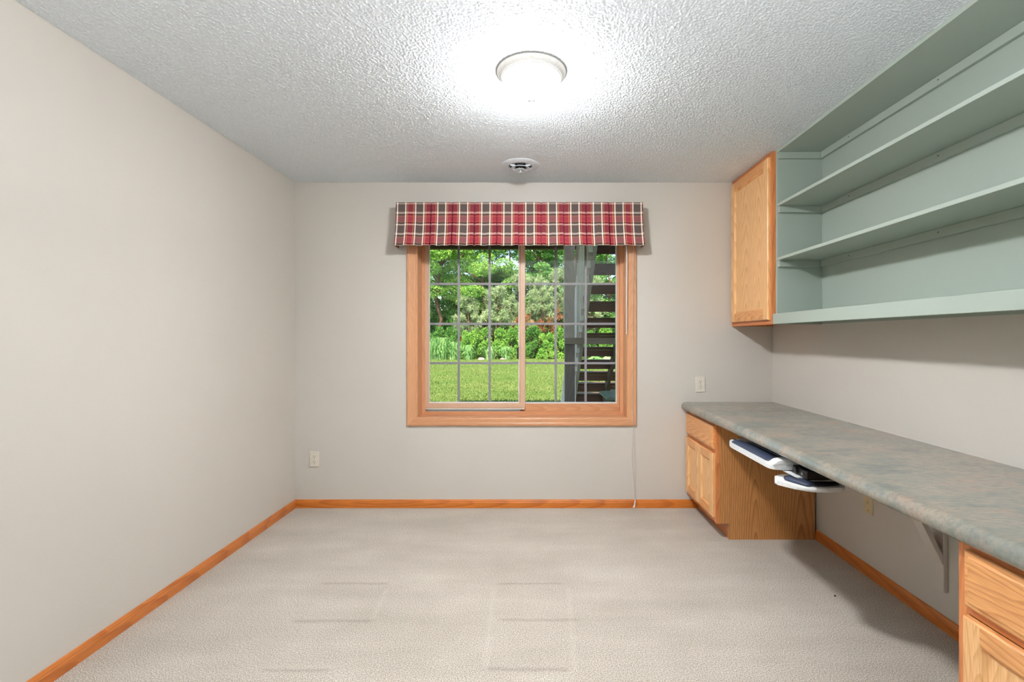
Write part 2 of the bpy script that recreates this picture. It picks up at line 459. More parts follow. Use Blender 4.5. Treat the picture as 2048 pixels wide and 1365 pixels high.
M['binlid'] = plain('grey_green_bin_plastic', (84, 104, 90), 0.35)
M['binbody'] = plain('black_bin_plastic', (34, 38, 36), 0.4)
M['stone'] = plain('pinkish_white_stone', (176, 146, 138), 0.8, bumpscale=20, bumpstr=.4)
M['siding'] = plain('beige_house_siding', (196, 188, 172), 0.7)

# ------------------------------------------------------------------ room shell
T = 0.24
WIN = (-0.870, 0.702, 0.655, 2.092)   # rough opening x0 x1 z0 z1
def S(mb, name, mat, smooth=None): return mb.build(name, mat, kind='structure', smooth=smooth)

S(MB().box(XL-0.12, XR+0.12, YF-0.12, YB+T, -0.12, 0.0), 'floor', M['carpet'])
def build_ceiling():
    # slab, its underside over the front part of the room carrying real sprayed-on popcorn lumps
    x0, x1, y0, y1 = XL, XR, 1.60, YB
    st_ = 0.0028
    nx = int((x1-x0)/st_)+1; ny = int((y1-y0)/st_)+1
    xs = np.linspace(x0, x1, nx); ys = np.linspace(y0, y1, ny)
    rg_ = np.random.default_rng(11)
    H = np.zeros((ny, nx))
    sp = 0.0074
    gx, gy = np.meshgrid(np.arange(x0, x1, sp), np.arange(y0, y1, sp))
    px = (gx + rg_.uniform(-.5, .5, gx.shape)*sp*1.3).ravel(); py = (gy + rg_.uniform(-.5, .5, gy.shape)*sp*1.3).ravel()
    keep = rg_.uniform(0, 1, px.shape) < .86; px = px[keep]; py = py[keep]
    hh = rg_.uniform(.0008, .0036, px.shape); rr_ = rg_.uniform(.0030, .0056, px.shape)
    ci = np.round((px-x0)/(xs[1]-xs[0])).astype(int); cj = np.round((py-y0)/(ys[1]-ys[0])).astype(int)
    for di in range(-2, 3):
        for dj in range(-2, 3):
            ii = ci+di; jj = cj+dj
            ok = (ii >= 0) & (ii < nx) & (jj >= 0) & (jj < ny)
            i_, j_ = ii[ok], jj[ok]
            d2 = ((xs[i_]-px[ok])**2 + (ys[j_]-py[ok])**2)/rr_[ok]**2
            np.maximum.at(H, (j_, i_), hh[ok]*np.clip(1-d2, 0, 1))
    H[0,:] = 0; H[-1,:] = 0; H[:,0] = 0; H[:,-1] = 0
    X, Y = np.meshgrid(xs, ys)
    co = np.stack([X, Y, CEIL - H], -1).reshape(-1, 3)
    idx = np.arange(nx*ny).reshape(ny, nx)
    q = np.stack([idx[:-1,:-1], idx[1:,:-1], idx[1:,1:], idx[:-1,1:]], -1).reshape(-1, 4)
    n0 = len(co)
    X0, X1, Y0, Y1, Z1 = XL-.12, XR+.12, YF-.12, YB+T, CEIL+.12
    ex = np.array([(X0,Y0,CEIL),(X1,Y0,CEIL),(X1,y0,CEIL),(X0,y0,CEIL),(X0,Y1,CEIL),(X1,Y1,CEIL),(x0,y1,CEIL),(x1,y1,CEIL),(x0,y0,CEIL),(x1,y0,CEIL),
                   (X0,Y0,Z1),(X1,Y0,Z1),(X1,Y1,Z1),(X0,Y1,Z1),(X0,y1,CEIL),(X1,y1,CEIL)])
    c00, c10, c11, c01 = idx[0,0], idx[0,-1], idx[-1,-1], idx[-1,0]
    E = lambda k: n0+k
    extra = [(E(0),E(3),E(2),E(1)), (E(3),E(14),c01,c00), (c10,c11,E(15),E(2)), (E(14),E(4),E(5),E(15)), (E(10),E(11),E(12),E(13)), (E(0),E(1),E(11),E(10)), (E(5),E(4),E(13),E(12)), (E(4),E(0),E(10),E(13)), (E(1),E(5),E(12),E(11))]
    co = np.concatenate([co, ex]); q = np.concatenate([q, np.array(extra)])
    me = bpy.data.meshes.new('ceiling')
    me.vertices.add(len(co)); me.vertices.foreach_set('co', co.ravel())
    me.loops.add(len(q)*4); me.loops.foreach_set('vertex_index', q.ravel().astype(np.int32))
    me.polygons.add(len(q)); me.polygons.foreach_set('loop_start', np.arange(0, len(q)*4, 4, dtype=np.int32)); me.polygons.foreach_set('loop_total', np.full(len(q), 4, dtype=np.int32))
    sm = np.ones(len(q), dtype=bool); sm[-len(extra):] = False
    me.polygons.foreach_set('use_smooth', sm)
    me.update(calc_edges=True); me.validate()
    me.materials.append(M['ceiling'])
    o = bpy.data.objects.new('ceiling', me); COL.objects.link(o); o['kind'] = 'structure'; ORG['ceiling'] = (0,0,0)
build_ceiling()
S(MB().box(XL-0.12, XL, YF-0.12, YB+T, 0, CEIL), 'wall_left', M['wall'])
S(MB().box(XR, XR+0.12, YF-0.12, YB+T, 0, CEIL), 'wall_right', M['wall'])
S(MB().box(XL, XR, YF-0.12, YF, 0, CEIL), 'wall_front', M['wall'])
# back wall: one connected mesh with the window hole
def rect(x0, x1, z0, z1, y): return [(x0,y,z0),(x1,y,z0),(x1,y,z1),(x0,y,z1)]
mb = MB()
vs = mb.loops([rect(*WIN, YB), rect(XL, XR, 0, CEIL, YB), rect(XL, XR, 0, CEIL, YB+T), rect(*WIN, YB+T), rect(*WIN, YB)])
bmesh.ops.remove_doubles(mb.bm, verts=mb.bm.verts[:], dist=1e-5)
S(mb, 'wall_back', M['wall'])
# unseen block for the upper storey, added to keep sun off stairs and post
S(MB().box(-5.0, 5.0, -4.5, YB+T, CEIL+0.14, 6.0), 'wall_upper_sun_block', M['siding'])

# baseboards
prof = [(0, 0), (0.0115, 0), (0.0115, 0.040), (0.0095, 0.044), (0.0095, 0.050), (0.006, 0.0585), (0.002, 0.061), (0, 0.061)]
def baseboard(name, mat, a, b, side):
    mb = MB()
    if side == 'back': mb.prism([(YB - p, z) for p, z in prof], a, b, 'yz')
    if side == 'left': mb.prism([(XL + p, z) for p, z in prof], a, b, 'xz')
    if side == 'right': mb.prism([(XR - p, z) for p, z in prof], a, b, 'xz')
    return S(mb, name, mat)
baseboard('baseboard_back', M['base_x'], XL, 1.219, 'back')
baseboard('baseboard_left', M['base_y'], YF, YB, 'left')
baseboard('baseboard_right', M['base_y'], 1.29, 2.998, 'right')

# ------------------------------------------------------------------ window
win = bpy.data.objects.new('window_1', None); COL.objects.link(win); win.location = (-0.08, YB, 0.66); win['kind'] = 'structure'
ORG['window_1'] = (-0.08, YB, 0.66)
def frame_loops(prof, x0, x1, z0, z1):
    """prof: (inset, y) from outside in"""
    return [rect(x0+i, x1-i, z0+i, z1-i, y) for i, y in prof]
HV = [0, 1, 0, 1]   # bottom, right, top, left -> material slots x-grain / z-grain
def wframe(name, prof, r, mats, closed=True, parent=None):
    mb = MB(); lp = frame_loops(prof, *r)
    if closed: lp = lp + [lp[0]]
    mb.loops(lp, mis=HV)
    bmesh.ops.remove_doubles(mb.bm, verts=mb.bm.verts[:], dist=1e-5)
    return mb.build(name, mats, parent or win)
CX = [M['case_x'], M['case_z']]
wframe('casing', [(0, YB-0.0005), (0, YB-0.014), (0.006, YB-0.017), (0.020, YB-0.017), (0.024, YB-0.0145), (0.052, YB-0.0135), (0.056, YB-0.011), (0.066, YB-0.010), (0.066, YB-0.0005)],
       (-0.935, 0.760, 0.608, 2.152), CX)
wframe('jamb', [(0, YB-0.004), (0.012, YB-0.004), (0.012, 3.700), (0, 3.700)], WIN, CX)
SH = [M['sash'], M['sash']]
wframe('window_frame', [(0, 3.688), (0.0, 3.688), (0.026, 3.688), (0.026, 3.720), (0.026, 3.79), (0, 3.79)], (-0.858, 0.690, 0.667, 2.080), CX)
# the frame's fixed lower and side stops, flush face towards the room
mb = MB()
ro, ri = (-0.108, 0.690, 0.675, 2.07), (-0.072, 0.6475, 0.7475, 2.02)
mb.loops([rect(*ro, 3.722), rect(*ri, 3.722), rect(*ri, 3.734), rect(*ro, 3.734), rect(*ro, 3.722)], mis=HV)
bmesh.ops.remove_doubles(mb.bm, verts=mb.bm.verts[:], dist=1e-5)
mb.build('frame_stop', CX, win)
VN = [M['vinyl'], M['vinyl']]
wframe('sash_track', [(0, 3.692), (0, 3.6915), (0.007, 3.6915), (0.007, 3.705), (0, 3.705)], (-0.853, -0.070, 0.708, 2.045), VN)
# sliding sash (near pane) with glass, muntins, latches
SL = (-0.845, -0.063, 0.716, 2.033)
sash = wframe('sash', [(0, 3.720), (0, 3.694), (0.003, 3.690), (0.038, 3.690), (0.042, 3.694), (0.042, 3.720)], SL, SH)
GL = (-0.804, -0.113, 0.763, 1.985)
wframe('glazing_bead', [(0, 3.718), (0, 3.693), (0.006, 3.695), (0.006, 3.718)], (GL[0]-.003, GL[1]+.003, GL[2]-.005, GL[3]+.004), VN, parent=sash)
MB().box(-0.105, GL[1]+0.004, 3.693, 3.719, GL[2]-.03, GL[3]+.03).build('stile_filler', M['sash'], sash)
MB().box(GL[0], GL[1]+0.004, 3.7030, 3.7045, GL[2], GL[3]).build('pane', M['glass'], sash)
def muntins(parent, xs, zs, r, y):
    """one connected lattice"""
    w = 0.0085
    xc = sorted([r[0], r[1]] + [x-w for x in xs] + [x+w for x in xs]); zc = sorted([r[2], r[3]] + [z-w for z in zs] + [z+w for z in zs])
    bm = bmesh.new(); grid = {}
    def V(i, j, k):
        key = (i, j, k)
        if key not in grid: grid[key] = bm.verts.new((xc[i], y + (0.004 if k else -0.004), zc[j]))
        return grid[key]
    def solid(i, j): return 0 <= i < len(xc)-1 and 0 <= j < len(zc)-1 and (i % 2 == 1 or j % 2 == 1)
    for i in range(len(xc)-1):
        for j in range(len(zc)-1):
            if not solid(i, j): continue
            bm.faces.new((V(i,j,0), V(i+1,j,0), V(i+1,j+1,0), V(i,j+1,0)))
            bm.faces.new((V(i,j,1), V(i,j+1,1), V(i+1,j+1,1), V(i+1,j,1)))
            for (di, dj, a, b) in ((-1,0,(i,j),(i,j+1)), (1,0,(i+1,j),(i+1,j+1)), (0,-1,(i,j),(i+1,j)), (0,1,(i,j+1),(i+1,j+1))):
                if not solid(i+di, j+dj):
                    bm.faces.new((V(*a,0), V(*b,0), V(*b,1), V(*a,1)))
    mb = MB(); mb.bm.free(); mb.bm = bm
    return mb.build('muntin_grid', M['muntin'], parent)
muntins(sash, [-0.578, -0.339], [1.0628, 1.367, 1.6755], GL, 3.711)
for (py0, py1) in ((583, 605), (693, 720)):
    z1 = at(1035, py0, 3.69)[2]; z0 = at(1035, py1, 3.69)[2]
    MB().prism([(-0.126, z0+.012), (-0.1135, z0), (-0.1135, z1), (-0.126, z1-.012)], 3.688, 3.702, 'xz', bev=.002).build('latch', M['black'], sash)
# fixed pane behind
FX = (-0.070, 0.6435, 0.755, 1.985)
fx = wframe('fixed_sash', [(0, 3.775), (0, 3.735), (0.017, 3.735), (0.017, 3.775)], (FX[0]-.017, FX[1]+.017, FX[2]-.017, FX[3]+.017), VN)
MB().box(FX[0], FX[1], 3.7470, 3.7485, FX[2], FX[3]).build('pane', M['glass'], fx)
muntins(fx, [0.1736, 0.4077], [1.0603, 1.3686, 1.681], FX, 3.756)

# ------------------------------------------------------------------ valance
def build_valance():
    D = 3.430; s = F / D
    yf = D
    root = thing('valance', 'red and grey plaid box-pleated valance mounted over the window', 'valance', (-0.08, YB, 2.231))
    X = lambda px: (px - VX) / s
    pl = [862.5, 905.4, 949.7, 994.3, 1037.6, 1082.2, 1127.3, 1171.9, 1217.7]
    cols = []     # (x, y, u, flare_x)
    def uoff(dpx): # px from a grey stripe centre -> u, red core stretched
        a = abs(dpx); sg = 1 if dpx >= 0 else -1
        if a <= 13: return sg * a / 36.2
        return sg * (13/36.2 + (a-13)/(22.2-13)*(0.5-13/36.2))
    # left return
    x0 = X(792)
    for t in (0.0, 0.5, 0.9): cols.append((x0, YB-0.003 - (YB-0.003-yf)*t, -1.8 + 1.42*t, -1))
    def seg(pxs, us):
        for px, u in zip(pxs, us): cols.append((X(px), yf, u, (px-1039)/250.0))
    lp = [792.8, 795.3, 799, 803.6, 807, 811.9, 816, 821.7, 827, 831.6, 836, 839.8, 844, 848, 852.5]
    seg(lp, [(px-803.6)/36.2 if px < 821.7 else 1+(px-839.8)/36.2 for px in lp])
    def pleat(px, ul, ur, depth):
        x = X(px)
        fxx = (px-1039)/250.0
        cols.append((X(px-1.5), yf-0.004, ul, fxx))
        cols.append((X(px-1.45), yf+depth, ul-0.03, fxx))
        cols.append((X(px+1.15), yf+depth, ur+0.03, fxx))
        cols.append((X(px+1.2), yf-0.0005, ur, fxx))
    for i, p in enumerate(pl):
        ul = 1.49 if i == 0 else i + 1 + 0.49
        ur = i + 1 + 0.51
        pleat(p, ul, ur, 0.024)
        if i < 8:
            c = (p + pl[i+1]) / 2; half = (pl[i+1]-p)/2
            for d in (-19, -16, -13, -10.5, -8.2, -4, 0, 4, 8.2, 10.5, 13, 16, 19):
                dd = d * half / 22.2
                cols.append((X(c+dd), yf - 0.004*(1-(d/22.2)**2), (i + 2) + uoff(d), (c+dd-1039)/250.0))
    rp = [1228, 1231.5, 1234, 1237.9, 1242, 1246.2, 1251, 1255.85, 1260, 1265.7, 1270, 1273.8, 1278, 1281.9, 1285.2]
    seg(rp, [10 + ((px-1237.9)/36.2 if px < 1255.85 else 1+(px-1273.8)/36.2) for px in rp])
    x1 = X(1286)
    for t in (0.9, 0.5, 0.0): cols.append((x1, YB-0.003 - (YB-0.003-yf)*t, 13.5 - 1.42*t, 1))
    bm = bmesh.new(); uvl = bm.loops.layers.uv.new('UVMap')
    zt = HC + (VY-405)/s; H = 0.3105; rows = 12
    rnd = random.Random(3)
    grid = []
    nC = len(cols)
    for ci, (x, y, u, fx_) in enumerate(cols):
        col = []
        wave = 0.0025*math.sin(x*41) + 0.002*math.sin(x*97+1)
        for r in range(rows+1):
            t = r / rows
            ret = abs(y - yf) > 0.03 and (ci < 3 or ci > nC-4)
            fl = 0.0 if ret else 0.016*t*t
            pin = 1.0
            if y > yf + 0.01 and not ret:   # pleat back: shallow at the top, open lower down
                yy = yf + (y-yf)*(0.35+0.65*t) - fl
            else: yy = y - fl
            col.append((bm.verts.new((x + fx_*0.013*t*t, yy, zt - H*t + wave*t)), u, (405 + 86*t - 425.7)/41.8))
        grid.append(col)
    for i in range(len(grid)-1):
        for r in range(rows):
            q = [grid[i][r], grid[i][r+1], grid[i+1][r+1], grid[i+1][r]]
            f = bm.faces.new([a[0] for a in q])
            for lp_, a in zip(f.loops, q): lp_[uvl].uv = (a[1], a[2])
    mb = MB(); mb.bm.free(); mb.bm = bm
    o = mb.build('pleated_cloth', M['plaid'], root, smooth=50)
    sm = o.modifiers.new('thickness', 'SOLIDIFY'); sm.thickness = 0.0016; sm.offset = 1
    MB().box(x0+0.004, x1-0.004, yf+0.030, YB-0.001, zt-0.020, zt-0.001, bev=.001).build('mounting_board', M['deckwood'], root)
build_valance()

# ------------------------------------------------------------------ raised blind: head rail, wand, cords
bl = thing('window_blind', 'raised mini blind behind the plaid valance with hanging wand and cord', 'blind', (-0.08, YB-0.03, 2.03))
MB().box(-0.93, 0.755, 3.468, 3.508, 2.06, 2.10, bev=.002).build('head_rail', M['vinyl'], bl)
mb = MB()
for k in range(22): mb.box(-0.925, 0.75, 3.474, 3.502, 1.985+k*0.0033, 1.9866+k*0.0033)
mb.build('slat_stack', M['vinyl'], bl)
wx = (1253.5-VX)*3.50/F
MB().tube([(wx, 3.490, 2.06), (wx, 3.505, 1.93), (wx+.001, 3.515, HC-(668-VY)*3.515/F)], 0.0036, 6).build('tilt_wand', M['wand'], bl)
def cord(pxs, y, rad=0.0010):
    pts = [((px-VX)*y_/F, y_, HC-(py-VY)*y_/F) for px, py, y_ in pxs]
    out = []
    P = [Vector(p) for p in pts]
    for i in range(len(P)-1):
        p0, p1, p2, p3 = P[max(i-1,0)], P[i], P[i+1], P[min(i+2, len(P)-1)]
        for k in range(8):
            t = k/8
            out.append(0.5*((2*p1)+(-p0+p2)*t+(2*p0-5*p1+4*p2-p3)*t*t+(-p0+3*p1-3*p2+p3)*t**3))
    out.append(P[-1]); return out
m1 = MB(); m1.tube(cord([(1264.5,455,3.49),(1265.5,500,3.505),(1266,620,3.525),(1266.8,740,3.53),(1267.5,850,3.534),(1269.5,930,3.54),(1270.8,1000,3.536)], 0), 0.0011, 5)
m1.build('pull_cord', M['cord'], bl)
m2 = MB(); m2.tube(cord([(1266.5,455,3.49),(1266.5,500,3.505),(1266.8,620,3.525),(1266.5,740,3.53),(1266.5,850,3.534),(1264.3,915,3.54),(1268.5,970,3.54),(1270.2,1000,3.536)], 0), 0.0010, 5)
m2.build('pull_cord', M['cord'], bl)
tp = at(1270.5, 1000, 3.536); t2 = at(1269.5, 1010, 3.53); t3 = at(1267.5, 1016, 3.525)
MB().tube([tp, t2, t3], [0.003, 0.0045, 0.0075], 10).build('cord_tassel', M['wand'], bl)

# ------------------------------------------------------------------ ceiling light
cl = thing('ceiling_light', 'white flush-mount ceiling light with a glowing frosted glass dome', 'ceiling light', (-0.009, 2.078, CEIL))
lc = (-0.009, 2.078, CEIL)
M['rim_grey'] = plain('grey_rim_ring', (150, 150, 148), .8)
MB().lathe([(0.02, -0.0005), (0.1535, -0.0005), (0.1535, -0.004), (0.146, -0.0045), (0.02, -0.0045)], lc).build('rim_ring', M['rim_grey'], cl, smooth=30)  # plain grey ring, slightly wider than the pan
MB().lathe([(0.02, -0.0046), (0.1495, -0.0046), (0.1495, -0.008), (0.147, -0.011), (0.143, -0.013), (0.138, -0.018), (0.1335, -0.022), (0.132, -0.024), (0.1335, -0.0265), (0.131, -0.029), (0.128, -0.0285), (0.1285, -0.031), (0.126, -0.033), (0.122, -0.033), (0.12, -0.02), (0.02, -0.02)], lc).build('pan', M['white'], cl, smooth=25)
dome = [(0.1215, -0.028)]
for k in range(1, 15):
    a = k/14*math.pi/2
    dome.append((0.1215*math.cos(a)**0.80, -0.030 - 0.092*math.sin(a)**1.05))
MB().lathe(dome, lc).build('glass_dome', M['dome'], cl, smooth=60)
MB().lathe([(0.0001, -0.121), (0.018, -0.121), (0.020, -0.1235), (0.017, -0.127), (0.008, -0.130), (0.006, -0.134), (0.0045, -0.139), (0.0001, -0.1405)], lc, 24).build('finial', M['finial'], cl, smooth=40)

# added fill light, unseen: uplighter behind the camera to brighten ceiling and walls
M['torch'] = plain('brushed_nickel', (170, 168, 164), .35, .8)
m_t, nt_, ns_, ln_, b_ = newmat('fill_uplighter_diffuser')
b_.inputs['Emission Color'].default_value = (0.99, 0.99, 1.0, 1); b_.inputs['Emission Strength'].default_value = FILL_UPLIGHT
tx, ty = 0.12, -0.45
fl_ = thing('fill_lamp', 'nickel uplighter floor lamp added unseen behind the camera to fill the room with light', 'floor lamp', (tx, ty, 0))
MB().lathe([(.0001, .001), (.145, .001), (.145, .012), (.13, .020), (.03, .028), (.014, .045), (.0001, .045)], (tx, ty, 0), 40).build('base', M['torch'], fl_, smooth=35)
MB().lathe([(.0001, .045), (.0125, .045), (.0125, 1.380), (.0001, 1.380)], (tx, ty, 0), 16).build('pole', M['torch'], fl_, smooth=35)
MB().lathe([(.0001, 1.375), (.03, 1.375), (.09, 1.395), (.15, 1.435), (.185, 1.475), (.182, 1.476), (.147, 1.439), (.088, 1.399), (.03, 1.380), (.0001, 1.380)], (tx, ty, 0), 48).build('bowl_shade', M['torch'], fl_, smooth=35)
MB().lathe([(.0001, 1.445), (.148, 1.445), (.148, 1.449), (.0001, 1.449)], (tx, ty, 0), 40).build('diffuser', m_t, fl_)

# ------------------------------------------------------------------ round air diffuser
vc = (-0.087, 3.196, CEIL)
av = thing('air_vent', 'round white ceiling air diffuser with a centre knob near the window wall', 'vent', vc)
MB().lathe([(0.077, -0.002), (0.122, -0.0005), (0.128, -0.0005), (0.1285, -0.003), (0.124, -0.006), (0.108, -0.010), (0.090, -0.0135), (0.080, -0.0135), (0.077, -0.010), (0.077, -0.002)], vc).build('outer_ring', M['vent_white'], av, smooth=40)
MB().lathe([(0.0001, -0.0006), (0.079, -0.0006), (0.079, -0.002), (0.0001, -0.002)], vc, 48).build('duct_back', M['ventdark'], av)
MB().lathe([(0.044, -0.016), (0.062, -0.023), (0.0625, -0.0255), (0.060, -0.0262), (0.043, -0.0185), (0.044, -0.016)], vc).build('cone_ring', M['vent_white'], av, smooth=40)
MB().lathe([(0.0001, -0.029), (0.020, -0.0275), (0.036, -0.034), (0.0362, -0.0365), (0.022, -0.0355), (0.0001, -0.0352)], vc).build('centre_disc', M['vent_white'], av, smooth=40)
for a in (35, 145, 215, 325):
    ca, sa = math.cos(R(a)), math.sin(R(a))
    MB().obox((vc[0]+ca*0.062, vc[1]+sa*0.062, CEIL-0.0125), (ca, sa, 0), (-sa, ca, 0), (0,0,1), 0.017, 0.004, 0.008).build('spoke', M['vent_white'], av)
mb = MB(); mb.lathe([(0.0001, -0.034), (0.0035, -0.034), (0.0035, -0.048), (0.006, -0.0495), (0.0165, -0.051), (0.0165, -0.053), (0.006, -0.055), (0.0001, -0.0555)], vc, 20)
mb.build('adjuster_knob', M['vent_white'], av, smooth=35)

# ------------------------------------------------------------------ outlets and plate
def outlet(px, py, label, tilt):
    c = Vector(at(px, py, YB)); c.y = YB
    root = thing('wall_outlet', label, 'outlet', tuple(c), 'duplex outlets on the window wall')
    rt = Matrix.Rotation(R(tilt), 3, 'Y')
    def fin(mb, name, mat, parent, smooth=None):
        for v in mb.bm.verts: v.co = c + rt @ (v.co - c)
        return mb.build(name, mat, parent, smooth=smooth)
    x, y, z = c
    pl = fin(MB().box(x-.0355, x+.0355, y-.006, y-.0004, z-.057, z+.057, bev=.0028, seg=2), 'cover_plate', M['plate'], root)
    for s in (1, -1):
        zc = z + s*.0195
        poly = []
        for k in range(28):
            a = 2*math.pi*k/28
            poly.append((x + .0168*math.cos(a), zc + max(-.0135, min(.0135, .0168*math.sin(a)))))
        rc = fin(MB().prism(poly, y-.0075, y-.0055, 'xz', bev=.0006), 'receptacle', M['plate'], root)
        for dx, hh in ((-.0063, .0042), (.0063, .0034)):
            fin(MB().box(x+dx-.0011, x+dx+.0011, y-.0078, y-.0072, zc+.0035-hh, zc+.0035+hh), 'slot', M['slot'], rc)
        fin(MB().lathe([(.0001, -.0078), (.0026, -.0078), (.0026, -.0072)], (x, y, zc-.0085), 12, axis='y'), 'ground_hole', M['slot'], rc)
    fin(MB().lathe([(.0001, -.0072), (.002, -.0072), (.003, -.0062), (.003, -.0055)], (x, y, z), 12, axis='y'), 'screw', M['steel'], root)
outlet(629.2, 918.6, 'almond duplex outlet low on the wall above the baseboard, clear of the cabinets', 0)
outlet(1400.4, 769.0, 'almond duplex outlet just above the far end of the countertop', -1.2)
# jack plate on the right wall
yj, zj = 2.5325, 0.389
jp = thing('jack_plate', 'ivory wall plate with one round jack under the countertop', 'wall plate', (XR, yj, zj))
MB().box(XR-.006, XR-.0004, yj-.0345, yj+.0345, zj-.057, zj+.057, bev=.0028, seg=2).build('cover_plate', M['ivory'], jp)
MB().lathe([(.0095, -.0055), (.0095, -.0075), (.0075, -.0105), (.0048, -.0105), (.0048, -.0065), (.0001, -.0065)], (XR, yj, zj), 20, axis='x').build('jack_collar', M['ivory'], jp, smooth=30)
MB().lathe([(.0047, -.0066), (.0047, -.0068), (.0001, -.0068)], (XR, yj, zj), 16, axis='x').build('jack_socket', M['slot'], jp)
for s in (1, -1):
    MB().lathe([(.0001, -.0075), (.002, -.0075), (.003, -.0055)], (XR, yj, zj+s*.0415), 12, axis='x').build('screw', M['steel'], jp)

# ------------------------------------------------------------------ cabinet door builder (faces -X)
def door(parent, xf, y0, y1, z0, z1, stile, thick=.019, rail=None, name='door', panel_drop=.010):
    """xf: X of the front face. One connected mesh; slots 0 upright grain, 1 lengthwise grain"""
    rail = rail or stile
    bm = bmesh.new()
    e = .004
    ys = [y0+e, y0+stile, y1-stile, y1-e]; zs = [z0+e, z0+rail, z1-rail, z1-e]
    xb = xf + thick
    V = [[bm.verts.new((xf, ys[i], zs[j])) for j in range(4)] for i in range(4)]
    for i in range(3):
        for j in range(3):
            if i == 1 and j == 1: continue
            f = bm.faces.new((V[i][j], V[i+1][j], V[i+1][j+1], V[i][j+1]))
            f.material_index = 1 if i == 1 else 0
    # inner moulding
    def ring(dy, x): return [bm.verts.new((x, ys[1]+dy, zs[1]+dy)), bm.verts.new((x, ys[2]-dy, zs[1]+dy)), bm.verts.new((x, ys[2]-dy, zs[2]-dy)), bm.verts.new((x, ys[1]+dy, zs[2]-dy))]
    inner = [[V[1][1], V[2][1], V[2][2], V[1][2]], ring(.004, xf+.0015), ring(.006, xf+.004), ring(.013, xf+panel_drop), ring(.016, xf+panel_drop+.0005)]
    for a, b in zip(inner, inner[1:]):
        for k in range(4):
            f = bm.faces.new((a[k], a[(k+1)%4], b[(k+1)%4], b[k])); f.material_index = 1 if k in (0, 2) else 0
    f = bm.faces.new(inner[-1]); f.material_index = 0
    # outer edge: rounded front edge then back; keeps the grid's edge vertices
    outer_idx = [(0,0),(1,0),(2,0),(3,0),(3,1),(3,2),(3,3),(2,3),(1,3),(0,3),(0,2),(0,1)]
    def off(i, j, d, x):
        v = V[i][j].co
        dy = -d if i == 0 else (d if i == 3 else 0); dz = -d if j == 0 else (d if j == 3 else 0)
        return bm.verts.new((x, v.y+dy, v.z+dz))
    l0 = [V[i][j] for i, j in outer_idx]
    l1 = [off(i, j, e, xf+.005) for i, j in outer_idx]
    l2 = [off(i, j, e, xb) for i, j in outer_idx]
    n = len(l0)
    for a, b in ((l0, l1), (l1, l2)):
        for k in range(n):
            f = bm.faces.new((a[k], a[(k+1)%n], b[(k+1)%n], b[k])); f.material_index = 1 if (k in (0,1,2,6,7,8)) else 0
    bm.faces.new(l2)
    mb = MB(); mb.bm.free(); mb.bm = bm
    return mb.build(name, [M['oak_z'], M['oak_y']], parent)
def drawer_front(parent, xf, y0, y1, z0, z1, thick=.019):
    mb = MB()
    def rg(i, x): return [(x, y0+i, z0+i), (x, y1-i, z0+i), (x, y1-i, z1-i), (x, y0+i, z1-i)]
    mb.loops([rg(0, xf+thick), rg(0, xf+.007), rg(.004, xf+.0045), (rg(.013, xf+.004)), rg(.0165, xf), ], cap0=True, cap1=True)
    return mb.build('drawer_front', [M['oak_y']], parent)

def base_cabinet(y0, y1, label, front_y, with_back_end):
    XF = 1.1406; xb = 1.753; top = 0.728
    c = thing('base_cabinet', label, 'cabinet', (1.45, (y0+y1)/2, 0), 'oak base cabinets under the countertop')
    # carcass: near and far side panels with a toe notch, bottom, back, toe kick
    side = [(1.219, 0.0), (xb, 0.0), (xb, top-.001), (XF+.019, top-.001), (XF+.019, 0.100), (1.219, 0.100)]
    MB().prism(side, y0, y0+.016, 'xz').build('end_panel', M['oak_panel'], c)
    MB().prism(side, y1-.016, y1, 'xz').build('end_panel', M['oak_panel'], c)
    MB().box(XF+.02, xb, y0+.016, y1-.016, 0.1, 0.116).build('bottom_panel', M['oak_panel'], c)
    MB().box(xb-.006, xb, y0+.016, y1-.016, 0.116, top-.001).build('back_panel', M['oak_panel'], c)
    MB().box(1.2195, 1.232, y0+.016, y1-.016, 0.0, 0.0995).build('toe_kick', M['oak_frame_y'], c)
    # face frame: one connected lattice
    bm = bmesh.new()
    ys = [y0, y0+.030, y1-.030, y1]; zs = [0.100, 0.140, 0.536, 0.566, 0.690, top-.001]
    g = {}
    def V(i, j, k):
        if (i,j,k) not in g: g[(i,j,k)] = bm.verts.new((XF + (.019 if k else 0), ys[i], zs[j]))
        return g[(i,j,k)]
    def solid(i, j): return 0 <= i < 3 and 0 <= j < 5 and not (i == 1 and j in (1, 3))
    for i in range(3):
        for j in range(5):
            if not solid(i, j): continue
            mi = 1 if i == 1 else 0
            bm.faces.new((V(i,j,0),V(i+1,j,0),V(i+1,j+1,0),V(i,j+1,0))).material_index = mi
            bm.faces.new((V(i,j,1),V(i,j+1,1),V(i+1,j+1,1),V(i+1,j,1))).material_index = mi
            for di, dj, a, b in ((-1,0,(i,j),(i,j+1)),(1,0,(i+1,j),(i+1,j+1)),(0,-1,(i,j),(i+1,j)),(0,1,(i,j+1),(i+1,j+1))):
                if not solid(i+di, j+dj): bm.faces.new((V(*a,0),V(*b,0),V(*b,1),V(*a,1))).material_index = mi
    mb = MB(); mb.bm.free(); mb.bm = bm
    mb.build('face_frame', [M['oak_frame_z'], M['oak_frame_y']], c)
    XD = XF - .0195
    a, b = front_y
    drawer_front(c, XD, a, b, 0.560, 0.7055)
    mid = (a+b)/2
    door(c, XD, a, mid-.003, 0.132, 0.534, .050)
    door(c, XD, mid+.003, b, 0.132, 0.534, .050)
    return c
base_cabinet(2.992, 3.553, 'honey oak base cabinet in the corner below the window wall, wood end panel showing', (3.012, 3.541), True)
base_cabinet(0.533, 1.287, 'honey oak base cabinet nearest the camera, cut off by the photo edge', (0.563, 1.2565), False)

